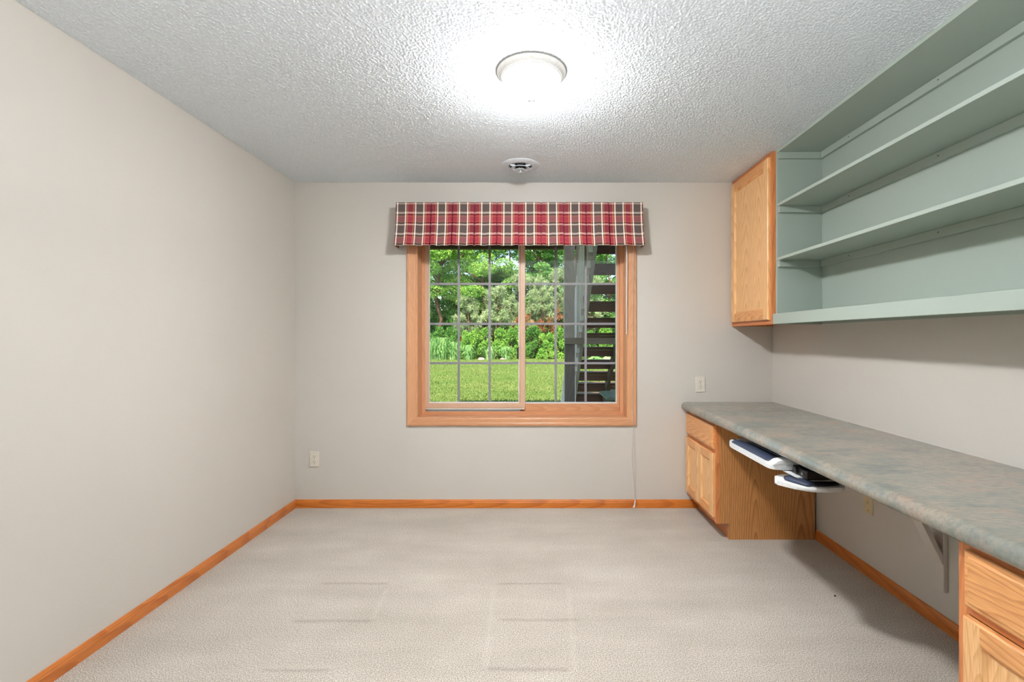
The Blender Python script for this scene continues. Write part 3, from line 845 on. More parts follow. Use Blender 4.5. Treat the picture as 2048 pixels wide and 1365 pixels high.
# ------------------------------------------------------------------ countertop
ct = 0.784; cb = 0.7285; xe = 1.0944
pf = [(1.7695, cb), (1.7695, ct)]
for k in range(9):
    a = math.pi/2 + k/8*math.pi/2
    pf.append((xe+.032 + .032*math.cos(a), ct-.032 + .032*math.sin(a)))
for k in range(1, 7):
    a = math.pi + k/6*math.pi/2
    pf.append((xe+.0235 + .0235*math.cos(a), cb+.0235 + .0235*math.sin(a)))
mb = MB(); mb.prism(pf, 0.50, YB-.0008, 'xz')
tag(mb.build('countertop', M['counter'], origin=(1.43, 2.0, cb), smooth=25), 'long slate-patterned laminate countertop with a rounded front edge', 'countertop')

# ------------------------------------------------------------------ support bracket
bk = thing('mounted_bracket', 'painted triangular wooden bracket holding up the countertop at the wall', 'bracket', (1.76, 2.075, .17))
M['bracket'] = M['wall']
by0, by1 = 2.047, 2.104
MB().box(1.7485, XR-.0005, by0, by1, .1697, cb-.001, bev=.0015).build('wall_board', M['bracket'], bk)
MB().box(1.26, 1.7480, by0, by1, cb-.021, cb-.001, bev=.0015).build('arm', M['bracket'], bk)
p0 = Vector((1.7475, 0.285)); p1 = Vector((1.5365, cb-.0215))
dr = (p1-p0).normalized(); nr = Vector((dr.y, -dr.x))    # towards +x
t_ = .020
q = [(p0.x, p0.y), (p1.x, p1.y), (p1.x+.022, p1.y), (p0.x, p0.y+.045)]
MB().prism(q, by0, by1, 'xz', bev=.001, seg=1).build('diagonal_brace', M['bracket'], bk)

# ------------------------------------------------------------------ wall cabinet
wy0, wy1 = 2.957, YB-.001; wz0, wz1 = 1.3425, CEIL-.001; XW = 1.470
wc = thing('wall_cabinet', 'tall honey oak wall cabinet hung beside the green shelves', 'cabinet', (1.62, (wy0+wy1)/2, wz0))
MB().box(XW+.019, XR-.001, wy0, wy0+.014, wz0, wz1).build('end_panel', M['oak_frame_z'], wc)
MB().box(XW+.019, XR-.001, wy1-.014, wy1, wz0, wz1).build('end_panel', M['oak_frame_z'], wc)
MB().box(XW+.019, XR-.001, wy0+.014, wy1-.014, wz0+.012, wz0+.026).build('bottom_panel', M['oak_panel'], wc)
MB().box(XR-.007, XR-.001, wy0+.014, wy1-.014, wz0+.026, wz1).build('back_panel', M['oak_panel'], wc)
mb = MB()
def rg(i, j, x): return [(x, wy0+i, wz0+j), (x, wy1-i, wz0+j), (x, wy1-i, wz1-j), (x, wy0+i, wz1-j)]
mb.loops([rg(.036, .036, XW+.0188), rg(0, 0, XW+.0188), rg(0, 0, XW), rg(.036, .036, XW), rg(.036, .036, XW+.0188)], mis=[1, 0, 1, 0])
bmesh.ops.remove_doubles(mb.bm, verts=mb.bm.verts[:], dist=1e-5)
mb.build('face_frame', [M['oak_frame_z'], M['oak_frame_y']], wc)
door(wc, XW-.0195, 2.976, 3.528, 1.370, 2.379, .057)

# ------------------------------------------------------------------ green shelf unit
gy0, gy1 = 0.55, 2.955; XG = 1.491; gb = XR-.0008; G = M['green']
bc = thing('shelf_unit', 'long sage green painted wall shelf unit above the countertop', 'shelves', (1.62, 1.75, 1.343))
MB().box(gb-.004, gb, gy0, gy1, 1.345, CEIL-.001).build('back_panel', G, bc)
gbk = gb - .0045
MB().box(XG, gbk, gy1-.018, gy1, 1.341, CEIL-.001, bev=.0008).build('side_panel', G, bc)
MB().box(XG, gbk, gy0, gy0+.018, 1.341, CEIL-.001, bev=.0008).build('side_panel', G, bc)
iy0, iy1 = gy0+.0185, gy1-.0185
MB().box(XG, gbk, iy0, iy1, CEIL-.0195, CEIL-.001, bev=.0008).build('top_panel', G, bc)
MB().box(XG, gbk, iy0, iy1, 1.389, 1.4065, bev=.0008).build('bottom_board', G, bc)
MB().box(1.4725, XG-.0005, gy0, gy1-.0, 1.3434, 1.4068, bev=.0012).build('front_rail', G, bc)
def cleat(z1, ystart, nm='back_cleat'):
    h = .0395
    cb_ = MB().box(gbk-.0185, gbk-.0005, iy0, iy1, z1-h, z1, bev=.001).build(nm, G, bc)
    MB().box(XG+.004, gbk-.0195, iy1-.0185, iy1-.0005, z1-h, z1, bev=.001).build('side_cleat', G, bc)
    MB().box(XG+.004, gbk-.0195, iy0+.0005, iy0+.0185, z1-h, z1, bev=.001).build('side_cleat', G, bc)
    for ys in (2.072, 2.66, 1.50, 0.95):
        MB().lathe([(.0001, -.0012), (.003, -.0012), (.0042, 0)], (gbk-.0185, ys, z1-.017), 10, axis='x').build('screw', M['green_dark'], cb_)
M['green_dark'] = plain('sage_painted_screw', (92, 108, 98), .5)
cleat(CEIL-.020, 0)
for zt_ in (2.0805, 1.7495):
    MB().box(XG-.0005, gbk-.0005, iy0, iy1, zt_-.0175, zt_, bev=.001).build('shelf', G, bc)
    cleat(zt_-.018, 0)

# ------------------------------------------------------------------ keyboard tray
kt = thing('keyboard_tray', 'white pull-out keyboard tray with navy palm rest slung under the countertop', 'keyboard tray', (1.2, 2.3, .62))
zk = .686; zm = .636
def rounded(pts, rad, n=6):
    out = []
    m = len(pts)
    for i in range(m):
        p = Vector(pts[i]); a = (Vector(pts[i-1])-p); b = (Vector(pts[(i+1) % m])-p)
        r = rad[i] if isinstance(rad, (list, tuple)) else rad
        if r <= 0: out.append(tuple(p)); continue
        a.normalize(); b.normalize()
        for k in range(n+1):
            t = k/n
            q0 = p + a*r; q1 = p + b*r
            out.append(tuple((1-t)**2*q0 + 2*(1-t)*t*p + t*t*q1))
    return out
board = rounded([(1.066, 2.150), (1.066, 2.670), (1.15, 2.735), (1.34, 2.735), (1.34, 2.150)], [.05, .10, .06, .02, .02])
MB().prism(board, zk-.020, zk, 'xy', bev=.006).build('board', M['white_tray'], kt, smooth=40)
# palm rest: padded bar
lps = []
for k in range(17):
    t = k/16; y = 2.215 + t*(2.650-2.215)
    e = min(1, math.sin(math.pi*min(max(t, .0), 1))**.22 if 0 < t < 1 else .12)
    lps.append([(1.113 + .030*math.cos(2*math.pi*j/16), y, zk+.004 + .016*math.sin(2*math.pi*j/16)*e) if True else None for j in range(16)])
    if t in (0, 1):
        lps[-1] = [(1.113 + .012*math.cos(2*math.pi*j/16), y, zk+.004+.004*math.sin(2*math.pi*j/16)) for j in range(16)]
m_ = MB(); m_.loops(lps, cap0=True, cap1=True); m_.build('palm_rest', M['gel'], kt, smooth=60)
mb = MB()
mb.loops([[(x_, 2.225, z_) for x_, z_ in RP] for RP in [[(1.145, zk+.0005)] + [p for k in range(8) for p in ((1.150+k*.022, zk+.004), (1.152+k*.022, zk+.0085), (1.166+k*.022, zk+.0085), (1.168+k*.022, zk+.004))] + [(1.33, zk+.0005)]]] +
         [[(x_, 2.60, z_) for x_, z_ in RP] for RP in [[(1.145, zk+.0005)] + [p for k in range(8) for p in ((1.150+k*.022, zk+.004), (1.152+k*.022, zk+.0085), (1.166+k*.022, zk+.0085), (1.168+k*.022, zk+.004))] + [(1.33, zk+.0005)]]], cap0=True, cap1=True)
mb.build('ribbed_mat', M['black'], kt)
# raised white end by the mouse side
endp = [(1.075, zk), (1.075, zk+.004), (1.10, zk+.020), (1.13, zk+.026), (1.20, zk+.026), (1.20, zk)]
MB().prism(endp, 2.152, 2.205, 'xz', bev=.006).build('end_cap', M['white_tray'], kt, smooth=40)
# mechanism
mb = MB()
mb.box(1.155, 1.36, 2.03, 2.142, zk-.030, zk+.008, bev=.004)
mech = mb.build('pivot_mechanism', M['black'], kt)
MB().lathe([(.0001, -.012), (.012, -.012), (.014, -.009), (.014, 0)], (1.1548, 2.105, zk-.006), 18, axis='x').build('adjuster_knob', M['black'], mech, smooth=30)
MB().lathe([(.0001, -.006), (.006, -.006), (.007, 0)], (1.1548, 2.055, zk-.010), 14, axis='x').build('bolt', M['steel'], mech)
MB().box(1.30, 1.40, 1.95, 2.75, zk+.024, cb-.001, bev=.002).build('slide_track', M['black'], kt)
MB().box(1.30, 1.36, 2.05, 2.20, zk+.006, zk+.025, bev=.002).build('carriage', M['black'], kt)
mb = MB(); mb.prism([(1.12, zk-.024), (1.36, zk-.031), (1.36, zm+.0005), (1.16, zm+.0005)], 2.06, 2.19, 'xz', bev=.003)
mb.build('support_arm', M['white_tray'], kt)
plat = rounded([(1.055, 2.100), (1.10, 2.19), (1.315, 2.19), (1.315, 2.005), (1.15, 1.968)], [.015, .03, .03, .035, .07])
mp_ = MB().prism(plat, zm-.018, zm, 'xy', bev=.006).build('mouse_platform', M['white_tray'], kt, smooth=40)
pad = rounded([(1.098, 2.100), (1.12, 2.155), (1.30, 2.155), (1.30, 2.022), (1.170, 1.995)], [.02, .03, .03, .03, .04])
MB().prism(pad, zm+.0003, zm+.006, 'xy', bev=.002).build('mouse_surface', M['mousepad'], mp_)
lps = []
a0 = Vector((1.114, 2.115, zm+.006)); a1 = Vector((1.168, 2.006, zm+.006)); dv = (a1-a0); sd = Vector((dv.y, -dv.x, 0)).normalized()
for k in range(13):
    t = k/12; c_ = a0 + dv*t; w_ = (.028 if 0 < k < 12 else .01); h_ = (.013*math.sin(math.pi*(.12+.76*t))**.4 if 0 < k < 12 else .003)
    lps.append([c_ + sd*w_*math.cos(2*math.pi*j/14) + Vector((0,0,h_*math.sin(2*math.pi*j/14))) for j in range(14)])
m_ = MB(); m_.loops(lps, cap0=True, cap1=True); m_.build('wrist_pad', M['gel'], mp_, smooth=60)

# crumb on the carpet
cp = at(1670, 1194, HC*F/(1194-VY))
mb = MB(); bmesh.ops.create_icosphere(mb.bm, subdivisions=1, radius=.006)
for v in mb.bm.verts:
    v.co = Vector((v.co.x*1.0*(1+random.uniform(-.25,.25)), v.co.y*.8, v.co.z*.7)) + Vector((cp[0], cp[1], .0042))
tag(mb.build('crumb', M['slot'], origin=(cp[0], cp[1], 0)), 'small dark crumb lying on the open carpet before the countertop', 'crumb')

# ------------------------------------------------------------------ OUTSIDE
GZ = 0.15
S(MB().box(-45, 45, YB+T+.02, 90, GZ-.2, GZ), 'lawn', M['lawn'])

def scatter_mesh(name, P, A, B, mat, parent=None, origin=(0,0,0), shape='leaf'):
    """many small leaves: centres P, half-axes A (length) and B (width). One mesh, rhombus leaves"""
    n = len(P)
    o = np.array(ORG[parent.name] if parent is not None else origin)
    v = np.empty((n, 4, 3)); v[:,0] = P - A; v[:,1] = P + B; v[:,2] = P + A; v[:,3] = P - B
    v = (v - o).reshape(-1, 3)
    me = bpy.data.meshes.new(name)
    me.vertices.add(n*4); me.vertices.foreach_set('co', v.ravel())
    me.loops.add(n*4); me.loops.foreach_set('vertex_index', np.arange(n*4, dtype=np.int32))
    me.polygons.add(n); me.polygons.foreach_set('loop_start', np.arange(0, n*4, 4, dtype=np.int32))
    me.polygons.foreach_set('loop_total', np.full(n, 4, dtype=np.int32))
    me.update(calc_edges=True); me.validate()
    me.materials.append(mat)
    ob = bpy.data.objects.new(name, me); COL.objects.link(ob)
    if parent is not None: ob.parent = parent
    else: ob.location = origin
    ORG[ob.name] = tuple(o)
    return ob
def rand_axes(rng, n, ln, wd, up=0.0):
    a = rng.normal(size=(n,3)); a[:,2] += up; a /= np.linalg.norm(a, axis=1)[:,None]
    b = np.cross(a, rng.normal(size=(n,3))); b /= np.linalg.norm(b, axis=1)[:,None]
    s = rng.uniform(.6, 1.25, size=(n,1))
    return a*ln*s, b*wd*s
def blob_points(rng, blobs, n):
    vol = np.array([b[3]*b[4]*b[5] for b in blobs])**.67; vol /= vol.sum()
    idx = rng.choice(len(blobs), n, p=vol)
    d = rng.normal(size=(n,3)); d /= np.linalg.norm(d, axis=1)[:,None]
    r = rng.uniform(.45, 1.0, n)**.5
    bl_ = np.array(blobs)[idx]
    # clumps inside each blob
    return bl_[:,:3] + d*r[:,None]*bl_[:,3:6]

def tree(x, y, h, w, mat, label, seed, n=9000, leaf=.17, low=.12, group='trees beyond the lawn', name='leafy_tree', trunk_r=.13, twigs=True):
    rng = np.random.default_rng(seed)
    t = thing(name, label, 'tree', (x, y, GZ), group)
    blobs = []
    nb = 34
    for k in range(nb):
        f = rng.uniform(low, 1.0); ang = rng.uniform(0, 2*math.pi)
        rr = w*(1 - .55*abs(f-.45)/.55)*math.sqrt(rng.uniform(.05, 1))
        s = rng.uniform(.28, .55)*w*.62
        blobs.append((x+rr*math.cos(ang), y+rr*math.sin(ang)*.8, GZ + h*f, s*1.15, s, s*.6))
    P = blob_points(rng, blobs, n)
    P[:,2] = np.maximum(P[:,2], GZ+.05)
    A, B = rand_axes(rng, n, leaf*.5, leaf*.24)
    scatter_mesh('crown', P, A, B, mat, t)
    mb = MB()
    pts = [(x, y, GZ)]
    for k in range(1, 7): pts.append((x + rng.normal()*.08, y + rng.normal()*.08, GZ + h*.85*k/6))
    mb.tube(pts, [trunk_r*(1-.13*k) for k in range(7)], 8)
    if twigs:
        for k in range(12):
            b0 = blobs[k*2]; zz = max(GZ+.3, b0[2]-h*.12)
            mb.tube([(x, y, zz), ((x+b0[0])/2, (y+b0[1])/2, (zz+b0[2])/2+.1), (b0[0], b0[1], b0[2])], [trunk_r*.4, trunk_r*.25, .012], 5)
    mb.build('trunk', M['bark'], t)
    return t
def X_at(px, d): return (px - VX)*d/F
# trees: photo column (px), distance, height, crown radius, material, label
TR = [
 (878, 27.5, 7.6, 2.2, 'leaf_light', 'yellow-green leafy tree seen through the pane beside the window edge', 15000, .16, .30),
 (968, 28.5, 7.8, 2.3, 'leaf_light', 'yellow-green leafy tree behind the middle column of the sliding sash', 15000, .16, .36),
 (918, 31.0, 8.5, 2.6, 'leaf_mid', 'mid green leafy tree between and behind the two yellow-green ones', 12000, .18, .05),
 (1022, 30.0, 8.2, 2.4, 'leaf_mid', 'mid green leafy tree half hidden by the sash meeting stile', 13000, .18, .25),
 (1082, 28.5, 8.0, 1.7, 'leaf_mid', 'mid green leafy tree above the grey-green pine', 12000, .17, .44),
 (1150, 31.5, 8.4, 2.6, 'leaf_dark', 'dark green leafy tree behind the grey deck post', 10000, .2, .06),
 (1215, 29.5, 7.8, 2.5, 'leaf_mid', 'mid green leafy tree showing between the stair treads', 13000, .18, .10),
 (820, 30.0, 8.2, 2.5, 'leaf_dark', 'dark green leafy tree at the window edge behind the casing', 9000, .2, .05),
 (985, 35.0, 9.5, 3.2, 'leaf_dark', 'tall dark green tree deepest behind the sliding sash', 12000, .24, .03),
 (1085, 35.5, 9.5, 3.2, 'leaf_dark', 'tall dark green tree deepest behind the fixed pane', 12000, .24, .03),
 (890, 36.0, 9.8, 3.2, 'leaf_dark', 'tall dark green tree deepest at the edge of the view', 12000, .24, .03),
 (1195, 36.5, 9.6, 3.2, 'leaf_dark', 'tall dark green tree deepest behind the staircase', 12000, .24, .03),
 (1290, 31.0, 8.4, 2.8, 'leaf_mid', 'mid green leafy tree hidden past the staircase side of the window', 8000, .22, .05),
 (740, 31.0, 8.4, 2.8, 'leaf_mid', 'mid green leafy tree past the sliding sash side of the window', 8000, .22, .05),
]
for i, (px, d, h, w, m_, lb, n, lf, low) in enumerate(TR):
    tree(X_at(px, d), d, h, w, M[m_], lb, 100+i, int(n*1.5), lf*.8, low)
# dead ground cover of shade beneath: pine shrubs with long needles
def pine(px, d, h, w, lb, seed, brown=0):
    rng = np.random.default_rng(seed); x = X_at(px, d)
    t = thing('pine_tree', lb, 'pine', (x, d, GZ), 'young pines at the lawn edge')
    tips = []
    for k in range(70):
        f = rng.uniform(.25, 1.0); ang = rng.uniform(0, 2*math.pi); rr = w*(1.05-f*.75)*math.sqrt(rng.uniform(.1, 1))
        tips.append((x+rr*math.cos(ang), d+rr*math.sin(ang)*.8, GZ+h*f, ang))
    def needles(sel, per, mat, nm):
        P = []; A = []
        for (tx, ty, tz, ang) in sel:
            dirs = rng.normal(size=(per,3)); dirs[:,2] += .5; dirs /= np.linalg.norm(dirs, axis=1)[:,None]
            ln_ = rng.uniform(.10, .24, size=(per,1))
            P.append(np.array((tx, ty, tz)) + dirs*ln_*.5 + rng.normal(size=(per,3))*.07); A.append(dirs*ln_*.5)
        P = np.concatenate(P); A = np.concatenate(A)
        B = np.cross(A, rng.normal(size=A.shape)); B /= np.linalg.norm(B, axis=1)[:,None]
        scatter_mesh(nm, P, A, B*.010, mat, t)
    nbrown = int(len(tips)*brown)
    tips.sort(key=lambda q: q[2] + rng.normal()*.4)
    if nbrown: needles(tips[:nbrown], 70, M['leaf_brown'], 'dead_needles')
    needles(tips[nbrown:], 170, M['leaf_pale'], 'needles')
    mb = MB(); mb.tube([(x, d, GZ), (x+.03, d, GZ+h*.5), (x, d, GZ+h*.97)], [.07, .05, .015], 7)
    for (tx, ty, tz, a) in tips[::2]: mb.tube([(x, d, max(GZ+.2, tz-.25)), (tx, ty, tz)], [.02, .008], 4)
    mb.build('trunk', M['bark'], t)
pine(992, 26.4, 3.9, 1.5, 'grey-green young pine behind the third column of the sliding sash', 31, .15)
pine(936, 26.9, 3.3, 1.3, 'short grey-green pine behind the middle panes of the sliding sash', 32, .05)
pine(1083, 26.2, 4.3, 1.5, 'grey-green pine with rust-brown dead lower branches beside the deck post', 33, .36)
pine(1046, 26.9, 4.6, 1.6, 'grey-green pine with brown lower needles half hidden by the sash meeting stile', 35, .3)
pine(1116, 26.8, 4.9, 1.6, 'tall grey-green pine just beside the deck post in the view', 36, .3)
pine(1180, 27.0, 4.4, 1.7, 'grey-green pine showing between the upper stair treads', 34, .1)

def shrub(px, d, h, w, mat, lb, seed, n=3500, leaf=.13):
    rng = np.random.default_rng(seed); x = X_at(px, d)
    t = thing('leafy_shrub', lb, 'shrub', (x, d, GZ), 'shrubs along the far lawn edge')
    blobs = []
    for k in range(34):
        f = rng.uniform(.05, .9); ang = rng.uniform(0, 2*math.pi); rr = w*math.sqrt(rng.uniform(0, 1))*(1.1-f*.6)
        blobs.append((x+rr*math.cos(ang), d+rr*math.sin(ang)*.6, GZ+h*f, w*.26, w*.24, h*.15))
    P = blob_points(rng, blobs, n); P[:,2] = np.maximum(P[:,2], GZ+.03)
    A, B = rand_axes(rng, n, leaf*.55, leaf*.2, .7)
    scatter_mesh('foliage', P, A, B, mat, t)
    mb = MB()
    for k in range(5): 
        b0 = blobs[k]; mb.tube([(x, d, GZ), (b0[0], b0[1], b0[2])], [.03, .008], 5)
    mb.build('stem', M['bark'], t)
SHR = [
 (872, 25.6, 1.75, .62, 'leaf_mid', 'mid green shrub behind the arching grass clump at the window edge'),
 (905, 25.9, 1.65, .60, 'leaf_mid', 'mid green shrub behind the first upright muntin'),
 (938, 25.2, 1.45, .60, 'leaf_shrub', 'bright green shrub in the middle column of panes, first of two'),
 (966, 25.5, 1.65, .60, 'leaf_shrub', 'bright yellow-green tall shrub by the second upright muntin'),
 (998, 25.2, 1.6, .62, 'leaf_shrub', 'bright green shrub in the third column of the sliding sash'),
 (1026, 25.4, 1.75, .60, 'leaf_shrub', 'bright green shrub next to the sash meeting stile'),
 (1066, 25.6, 1.75, .62, 'leaf_mid', 'mid green shrub in the first column of the fixed pane'),
 (1096, 25.2, 1.35, .58, 'leaf_shrub', 'bright green shrub between pine and deck post'),
 (1122, 25.5, 1.7, .60, 'leaf_shrub', 'bright green shrub touching the deck post in the view'),
 (1172, 25.4, 1.5, .62, 'leaf_mid', 'mid green shrub behind the lower stair treads'),
 (1208, 25.6, 1.7, .62, 'leaf_shrub', 'bright green shrub behind the stair middle stringer'),
 (1250, 25.6, 1.7, .65, 'leaf_mid', 'mid green shrub hidden past the staircase'),
 (835, 25.6, 1.7, .65, 'leaf_mid', 'mid green shrub hidden past the sliding sash'),
]
for i, (px, d, h, w, m_, lb) in enumerate(SHR): shrub(px, d, h, w, M[m_], lb, 300+i, 6500, .105)

def blades(px, d, h, w, lb, seed, n=260, name='grass_clump', mat='leaf_blade'):
    rng = np.random.default_rng(seed); x = X_at(px, d)
    bm = bmesh.new()
    for k in range(n):
        ang = rng.uniform(0, 2*math.pi); out = w*rng.uniform(.25, 1.35); hh = h*rng.uniform(.3, 1.35)
        bx = x + rng.normal()*w*.18; by = d + rng.normal()*w*.15
        dx, dy = math.cos(ang), math.sin(ang)*.7
        prev = None
        for s in range(5):
            t = s/4
            c = Vector((bx+dx*out*t**1.25, by+dy*out*t**1.25, GZ + hh*(2.3*t - 1.75*t*t)))
            wv = Vector((-dy, dx, 0)).normalized()*(.026*(1-t)+.003)
            a = bm.verts.new(c-wv); b = bm.verts.new(c+wv)
            if prev: bm.faces.new((prev[0], prev[1], b, a))
            prev = (a, b)
    mb = MB(); mb.bm.free(); mb.bm = bm
    ob = mb.build(name, M[mat], origin=(x, d, GZ))
    tag(ob, lb, 'ornamental grass', 'arching grass clumps at the lawn edge')
blades(884, 24.5, 1.15, .62, 'tallest arching grass clump, low in the pane next to the window edge', 51, 320)
blades(866, 24.7, .95, .5, 'arching grass clump tight against the window edge', 52, 240)
blades(907, 24.6, .95, .5, 'arching grass clump behind the first upright muntin', 53, 240)
blades(936, 24.3, .75, .45, 'low arching grass clump beside the pinkish stone', 54, 240)
blades(980, 24.5, .7, .45, 'low arching grass clump behind the second upright muntin', 55, 220)
blades(1012, 24.5, .7, .45, 'low arching grass clump beside the sash meeting stile', 56, 200)

def stone(px, py, d, r, lb, seed):
    rng = random.Random(seed); x = X_at(px, d)
    mb = MB(); bmesh.ops.create_icosphere(mb.bm, subdivisions=2, radius=r)
    for v in mb.bm.verts:
        k = 1 + rng.uniform(-.14, .14)
        v.co = Vector((v.co.x*1.25*k, v.co.y*k, v.co.z*.62*k)) + Vector((x, d, GZ+r*.45))
    tag(mb.build('garden_stone', M['stone'], origin=(x, d, GZ), smooth=40), lb, 'stone', 'stones at the lawn edge')
stone(962, 717, 23.6, .13, 'larger pinkish-white stone at the lawn edge, middle column of panes', 1)
stone(1005, 715, 23.7, .10, 'smaller pinkish-white stone at the lawn edge, nearer the sash meeting stile', 2)

# hosta behind the stair
def hosta(px, d, lb, seed):
    rng = np.random.default_rng(seed); x = X_at(px, d); bm = bmesh.new()
    for k in range(26):
        ang = rng.uniform(0, 2*math.pi); r = rng.uniform(.1, .55); z = GZ + .40 - r*.55 + rng.uniform(-.03, .06)
        c = Vector((x+r*math.cos(ang), d+r*math.sin(ang)*.6, z)); dr_ = Vector((math.cos(ang), math.sin(ang), -.5)).normalized()
        sd_ = Vector((-math.sin(ang), math.cos(ang), 0)); L = .2; W = .12
        vs_ = [bm.verts.new(c + dr_*(L*a) + sd_*(W*b) + Vector((0,0,-.04*abs(b)))) for a, b in ((-1,0),(-.5,.8),(.2,1),(1,0),(.2,-1),(-.5,-.8))]
        cv = bm.verts.new(c+Vector((0,0,-.02)))
        for j in range(6): bm.faces.new((vs_[j], vs_[(j+1)%6], cv))
    mb = MB(); mb.bm.free(); mb.bm = bm
    tag(mb.build('hosta', M['leaf_blade'], origin=(x, d, GZ)), lb, 'plant', 'hostas behind the stairs')
UND = [(862, 29.0), (902, 28.6), (945, 29.3), (988, 28.8), (1030, 29.2), (1070, 28.7), (1112, 29.1), (1150, 28.6), (1190, 29.0), (1228, 28.7)]
UL = ['at the window edge', 'behind the first upright muntin', 'in the middle column of panes', 'behind the second upright muntin', 'beside the sash meeting stile', 'in the first column of the fixed pane', 'between pine and deck post', 'hidden by the deck post', 'behind the middle stair treads', 'at the far side of the stairs']
for i, (px, d) in enumerate(UND):
    shrub(px, d, 3.3 + .3*((i*7) % 3), 1.15, M['leaf_mid' if i % 3 else 'leaf_dark'], 'tall green understory shrub under the trees, ' + UL[i], 500+i, 7000, .15)
hosta(1191, 19.5, 'broad-leaved pale green hosta seen between two lower stair treads', 1)
hosta(1218, 19.8, 'broad-leaved pale green hosta by the stair middle stringer', 2)

# lawn grass: short blades over the part of the lawn in view
rng = np.random.default_rng(5)
n = 60000
dd = 7.5 + (24.5-7.5)*rng.uniform(0, 1, n)**1.0
xx = (rng.uniform(800, 1300, n) - VX)*dd/F
P = np.stack([xx, dd, np.full(n, GZ+.018)], 1)
A = rng.normal(size=(n,3))*np.array([.45,.45,0]); A[:,2] = 1; A /= np.linalg.norm(A, axis=1)[:,None]; A *= rng.uniform(.014, .03, (n,1))
B = rng.normal(size=(n,3)); B[:,2] = 0; B /= np.linalg.norm(B, axis=1)[:,None]; B *= .006
tag(scatter_mesh('grass', P, A, B, M['grass']), 'short sunlit lawn grass outside the window', 'grass', kind='stuff')

# ------------------------------------------------------------------ deck, post, stairs
pz = at(0, 498, 6.62)[2]
dk = thing('deck', 'raised wooden deck outside on a grey post with a darker cross rail', 'deck', (0.49, 6.6, GZ))
MB().box(-1.6, 0.60, 6.62, 6.70, pz, pz+.235).build('rim_beam', M['deckwood'], dk)
for k in range(4):
    MB().box(-1.5+k*.6, -1.46+k*.6, YB+T+.06, 6.6, pz+.05, pz+.235).build('joist', M['deckwood'], dk)
for k in range(20):
    yb_ = YB+T+.05 + k*.146
    MB().box(-1.65, 0.62, yb_, yb_+.138, pz+.237, pz+.265).build('deck_board', M['grey_wood_x'], dk)
PD = 6.27
x0p = X_at(1128.3, PD); x1p = X_at(1149.2, PD)
cz = at(0, 676, PD-.046)[2]; cz0 = at(0, 689, PD-.046)[2]
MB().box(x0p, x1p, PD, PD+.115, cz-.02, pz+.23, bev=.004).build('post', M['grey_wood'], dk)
MB().box(x0p+.01, x1p+.004, PD-.002, PD+.112, GZ, cz-.0205, bev=.004).build('lower_post', M['dark_post'], dk)  # drawn in a darker wood than the post above the rail
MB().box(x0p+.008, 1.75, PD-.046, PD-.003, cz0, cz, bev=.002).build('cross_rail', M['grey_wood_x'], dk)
MB().box(1.65, 1.75, PD, PD+.1, GZ, pz+.3, bev=.004).build('post', M['grey_wood'], dk)

st = thing('staircase', 'open wooden outdoor staircase with dark brown treads and grey stringers', 'staircase', (1.1, 6.4, GZ))
z0s, d0s = 2.046, 5.32
XS0, XS1 = 0.665, 1.56
for k in range(-2, 11):
    zt_ = z0s - .19*k; yt = d0s + .25*k
    if zt_ < GZ + .05: continue
    tr = MB().box(XS0+.001, XS1, yt-.01, yt+.265, zt_-.002, zt_+.036, bev=.002).build('tread', M['tread'], st)
    MB().box(XS0+.001, XS1, yt-.012, yt+.012, zt_-.092, zt_-.004, bev=.002).build('riser_board', M['tread'], tr)
sl = Vector((0, .25, -.19)).normalized(); nn = Vector((0, .19, .25)).normalized()
mid_k = 3.8
cc = Vector((0, d0s + .25*mid_k + .12, z0s - .19*mid_k - .10))
Ls = 2.25
def stringer(x, mat, w=.02, drop=0.0, hh=.125):
    MB().obox((x, cc.y, cc.z - drop), (1,0,0), sl, nn, w, Ls, hh).build('stringer', M[mat], st)
stringer(XS0-.022, 'grey_wood', .02, -.06, .125)
stringer(1.105, 'stringer', .019, .055, .075)
stringer(XS1+.022, 'grey_wood', .02, -.06, .125)
# railing on the near side
for k in range(30):
    f = -1.2 + k*.36
    yb_ = d0s + .25*f; zb_ = z0s - .19*f
    if yb_ > 7.5: break
    MB().box(XS0-.088, XS0-.046, yb_-.018, yb_+.018, zb_-.12, zb_+.92).build('baluster', M['grey_wood'] if k % 2 else M['pale_wood'], st)  # every other baluster coloured near-white, as if sunlit
MB().obox((XS0-.065, cc.y-.1, cc.z+1.13), (1,0,0), sl, nn, .045, Ls-.1, .02).build('handrail', M['grey_wood'], st)
MB().box(XS0-.10, XS0-.045, 7.02, 7.09, GZ, at(0, 566, 7.0)[2], bev=.003).build('newel_post', M['pale_wood'], st)
MB().box(XS1+.05, XS1+.12, 7.02, 7.09, GZ, at(0, 566, 7.0)[2], bev=.003).build('newel_post', M['pale_wood'], st)

# stand-in board for a sunlit strip behind the post, sunlight in its colour
d_ = 7.35
q0 = at(1121.5, 806, d_); q1 = at(1131, 806, d_); q2 = at(1134, 728, d_); q3 = at(1130, 728, d_)
lo = GZ
k_ = (q3[0]-q0[0])/(q3[2]-q0[2])
pol = [(q0[0]-k_*(q0[2]-lo), lo), (q0[0]-k_*(q0[2]-lo)+.075, lo), (q3[0]+.075, q3[2]), (q3[0], q3[2])]
tag(MB().prism(pol, d_-.012, d_+.012, 'xz').build('sunlit_strip', M['pale_wood'], origin=(pol[0][0], d_, GZ)), 'narrow stand-in board leaning behind the grey deck post, near-white as if sunlit', 'board')

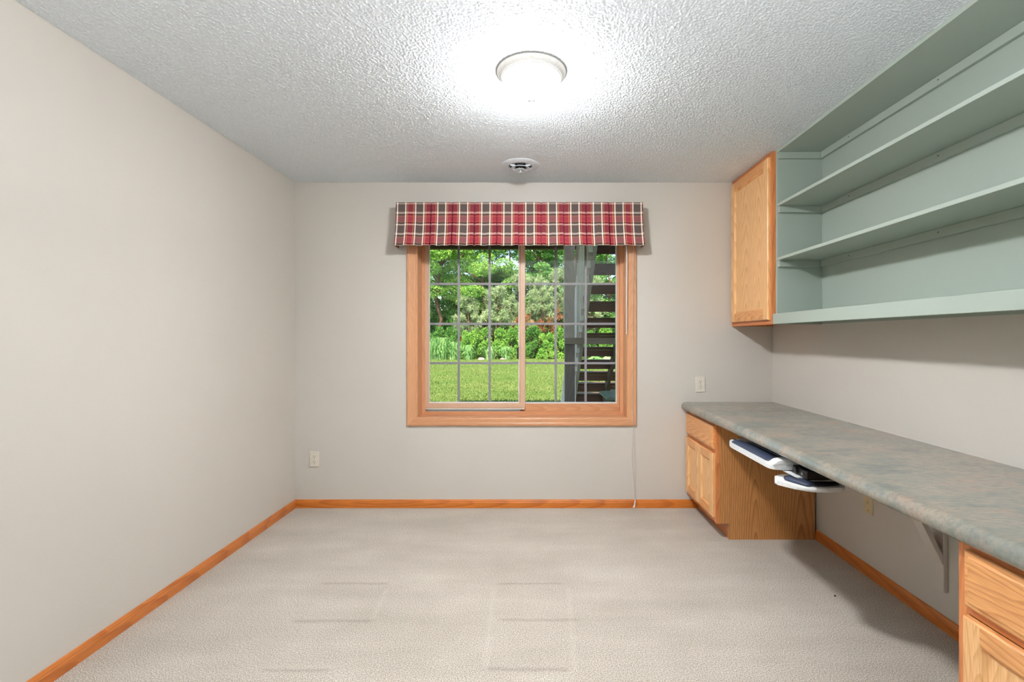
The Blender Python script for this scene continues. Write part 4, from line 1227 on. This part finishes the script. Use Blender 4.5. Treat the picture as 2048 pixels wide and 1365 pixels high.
# bin outside: corner of its lid at the sill
bd = 5.0
bx0 = X_at(1214, bd); bzt = at(0, 789, bd)[2]
bn = thing('trash_bin', 'black trash bin with grey-green lid standing outside by the stairs', 'bin', (bx0+.3, bd+.25, GZ))
mb = MB()
def rr(x0, x1, y0, y1, z): return [(x0,y0,z),(x1,y0,z),(x1,y1,z),(x0,y1,z)]
mb.loops([rr(bx0+.10, bx0+.52, bd+.08, bd+.48, GZ), rr(bx0+.04, bx0+.58, bd+.03, bd+.55, bzt-.075)], cap0=True, cap1=True)
mb.build('bin_body', M['binbody'], bn)
mb = MB()
mb.loops([rr(bx0+.02, bx0+.62, bd+.0, bd+.58, bzt-.074), rr(bx0, bx0+.64, bd-.02, bd+.60, bzt-.06), rr(bx0, bx0+.64, bd-.02, bd+.60, bzt-.04), rr(bx0+.03, bx0+.61, bd+.01, bd+.57, bzt-.028), rr(bx0+.10, bx0+.54, bd+.08, bd+.5, bzt-.024), rr(bx0+.12, bx0+.52, bd+.1, bd+.48, bzt)], cap0=True, cap1=True)
mb.build('bin_lid', M['binlid'], bn)

# ------------------------------------------------------------------ world, camera, view
w = bpy.data.worlds.new('sky'); SC.world = w; w.use_nodes = True
nt = w.node_tree; bg = nt.nodes['Background']
sky = nt.nodes.new('ShaderNodeTexSky')
try: sky.sky_type = 'NISHITA'
except Exception: pass
sky.sun_elevation = R(56); sky.sun_rotation = R(192); sky.sun_size = R(1.5); sky.sun_intensity = 0.22; sky.air_density = 1.0; sky.dust_density = 1.5
nt.links.new(sky.outputs[0], bg.inputs[0]); bg.inputs[1].default_value = 0.46

cam = bpy.data.cameras.new('camera'); co = bpy.data.objects.new('camera', cam); COL.objects.link(co)
co.location = (0, 0, HC); co.rotation_euler = (R(90), 0, 0)
cam.sensor_fit = 'HORIZONTAL'; cam.sensor_width = 36.0; cam.lens = F*36.0/2048.0
cam.shift_x = -(VX-1024.0)/2048.0; cam.shift_y = -(682.5-VY)/2048.0
cam.clip_start = 0.02; cam.clip_end = 300
SC.camera = co
SC.view_settings.view_transform = 'Standard'; SC.view_settings.look = 'None'
SC.view_settings.exposure = 0.09; SC.view_settings.gamma = 1.0; SC.view_settings.use_curve_mapping = False
SC.cycles.max_bounces = 8; SC.cycles.diffuse_bounces = 4; SC.cycles.glossy_bounces = 3
SC.cycles.caustics_reflective = False; SC.cycles.caustics_refractive = False
SC.cycles.use_adaptive_sampling = True; SC.cycles.adaptive_threshold = 0.06; SC.cycles.transparent_max_bounces = 12
SC.cycles.sample_clamp_indirect = 6.0
SC.cycles.use_denoising = True
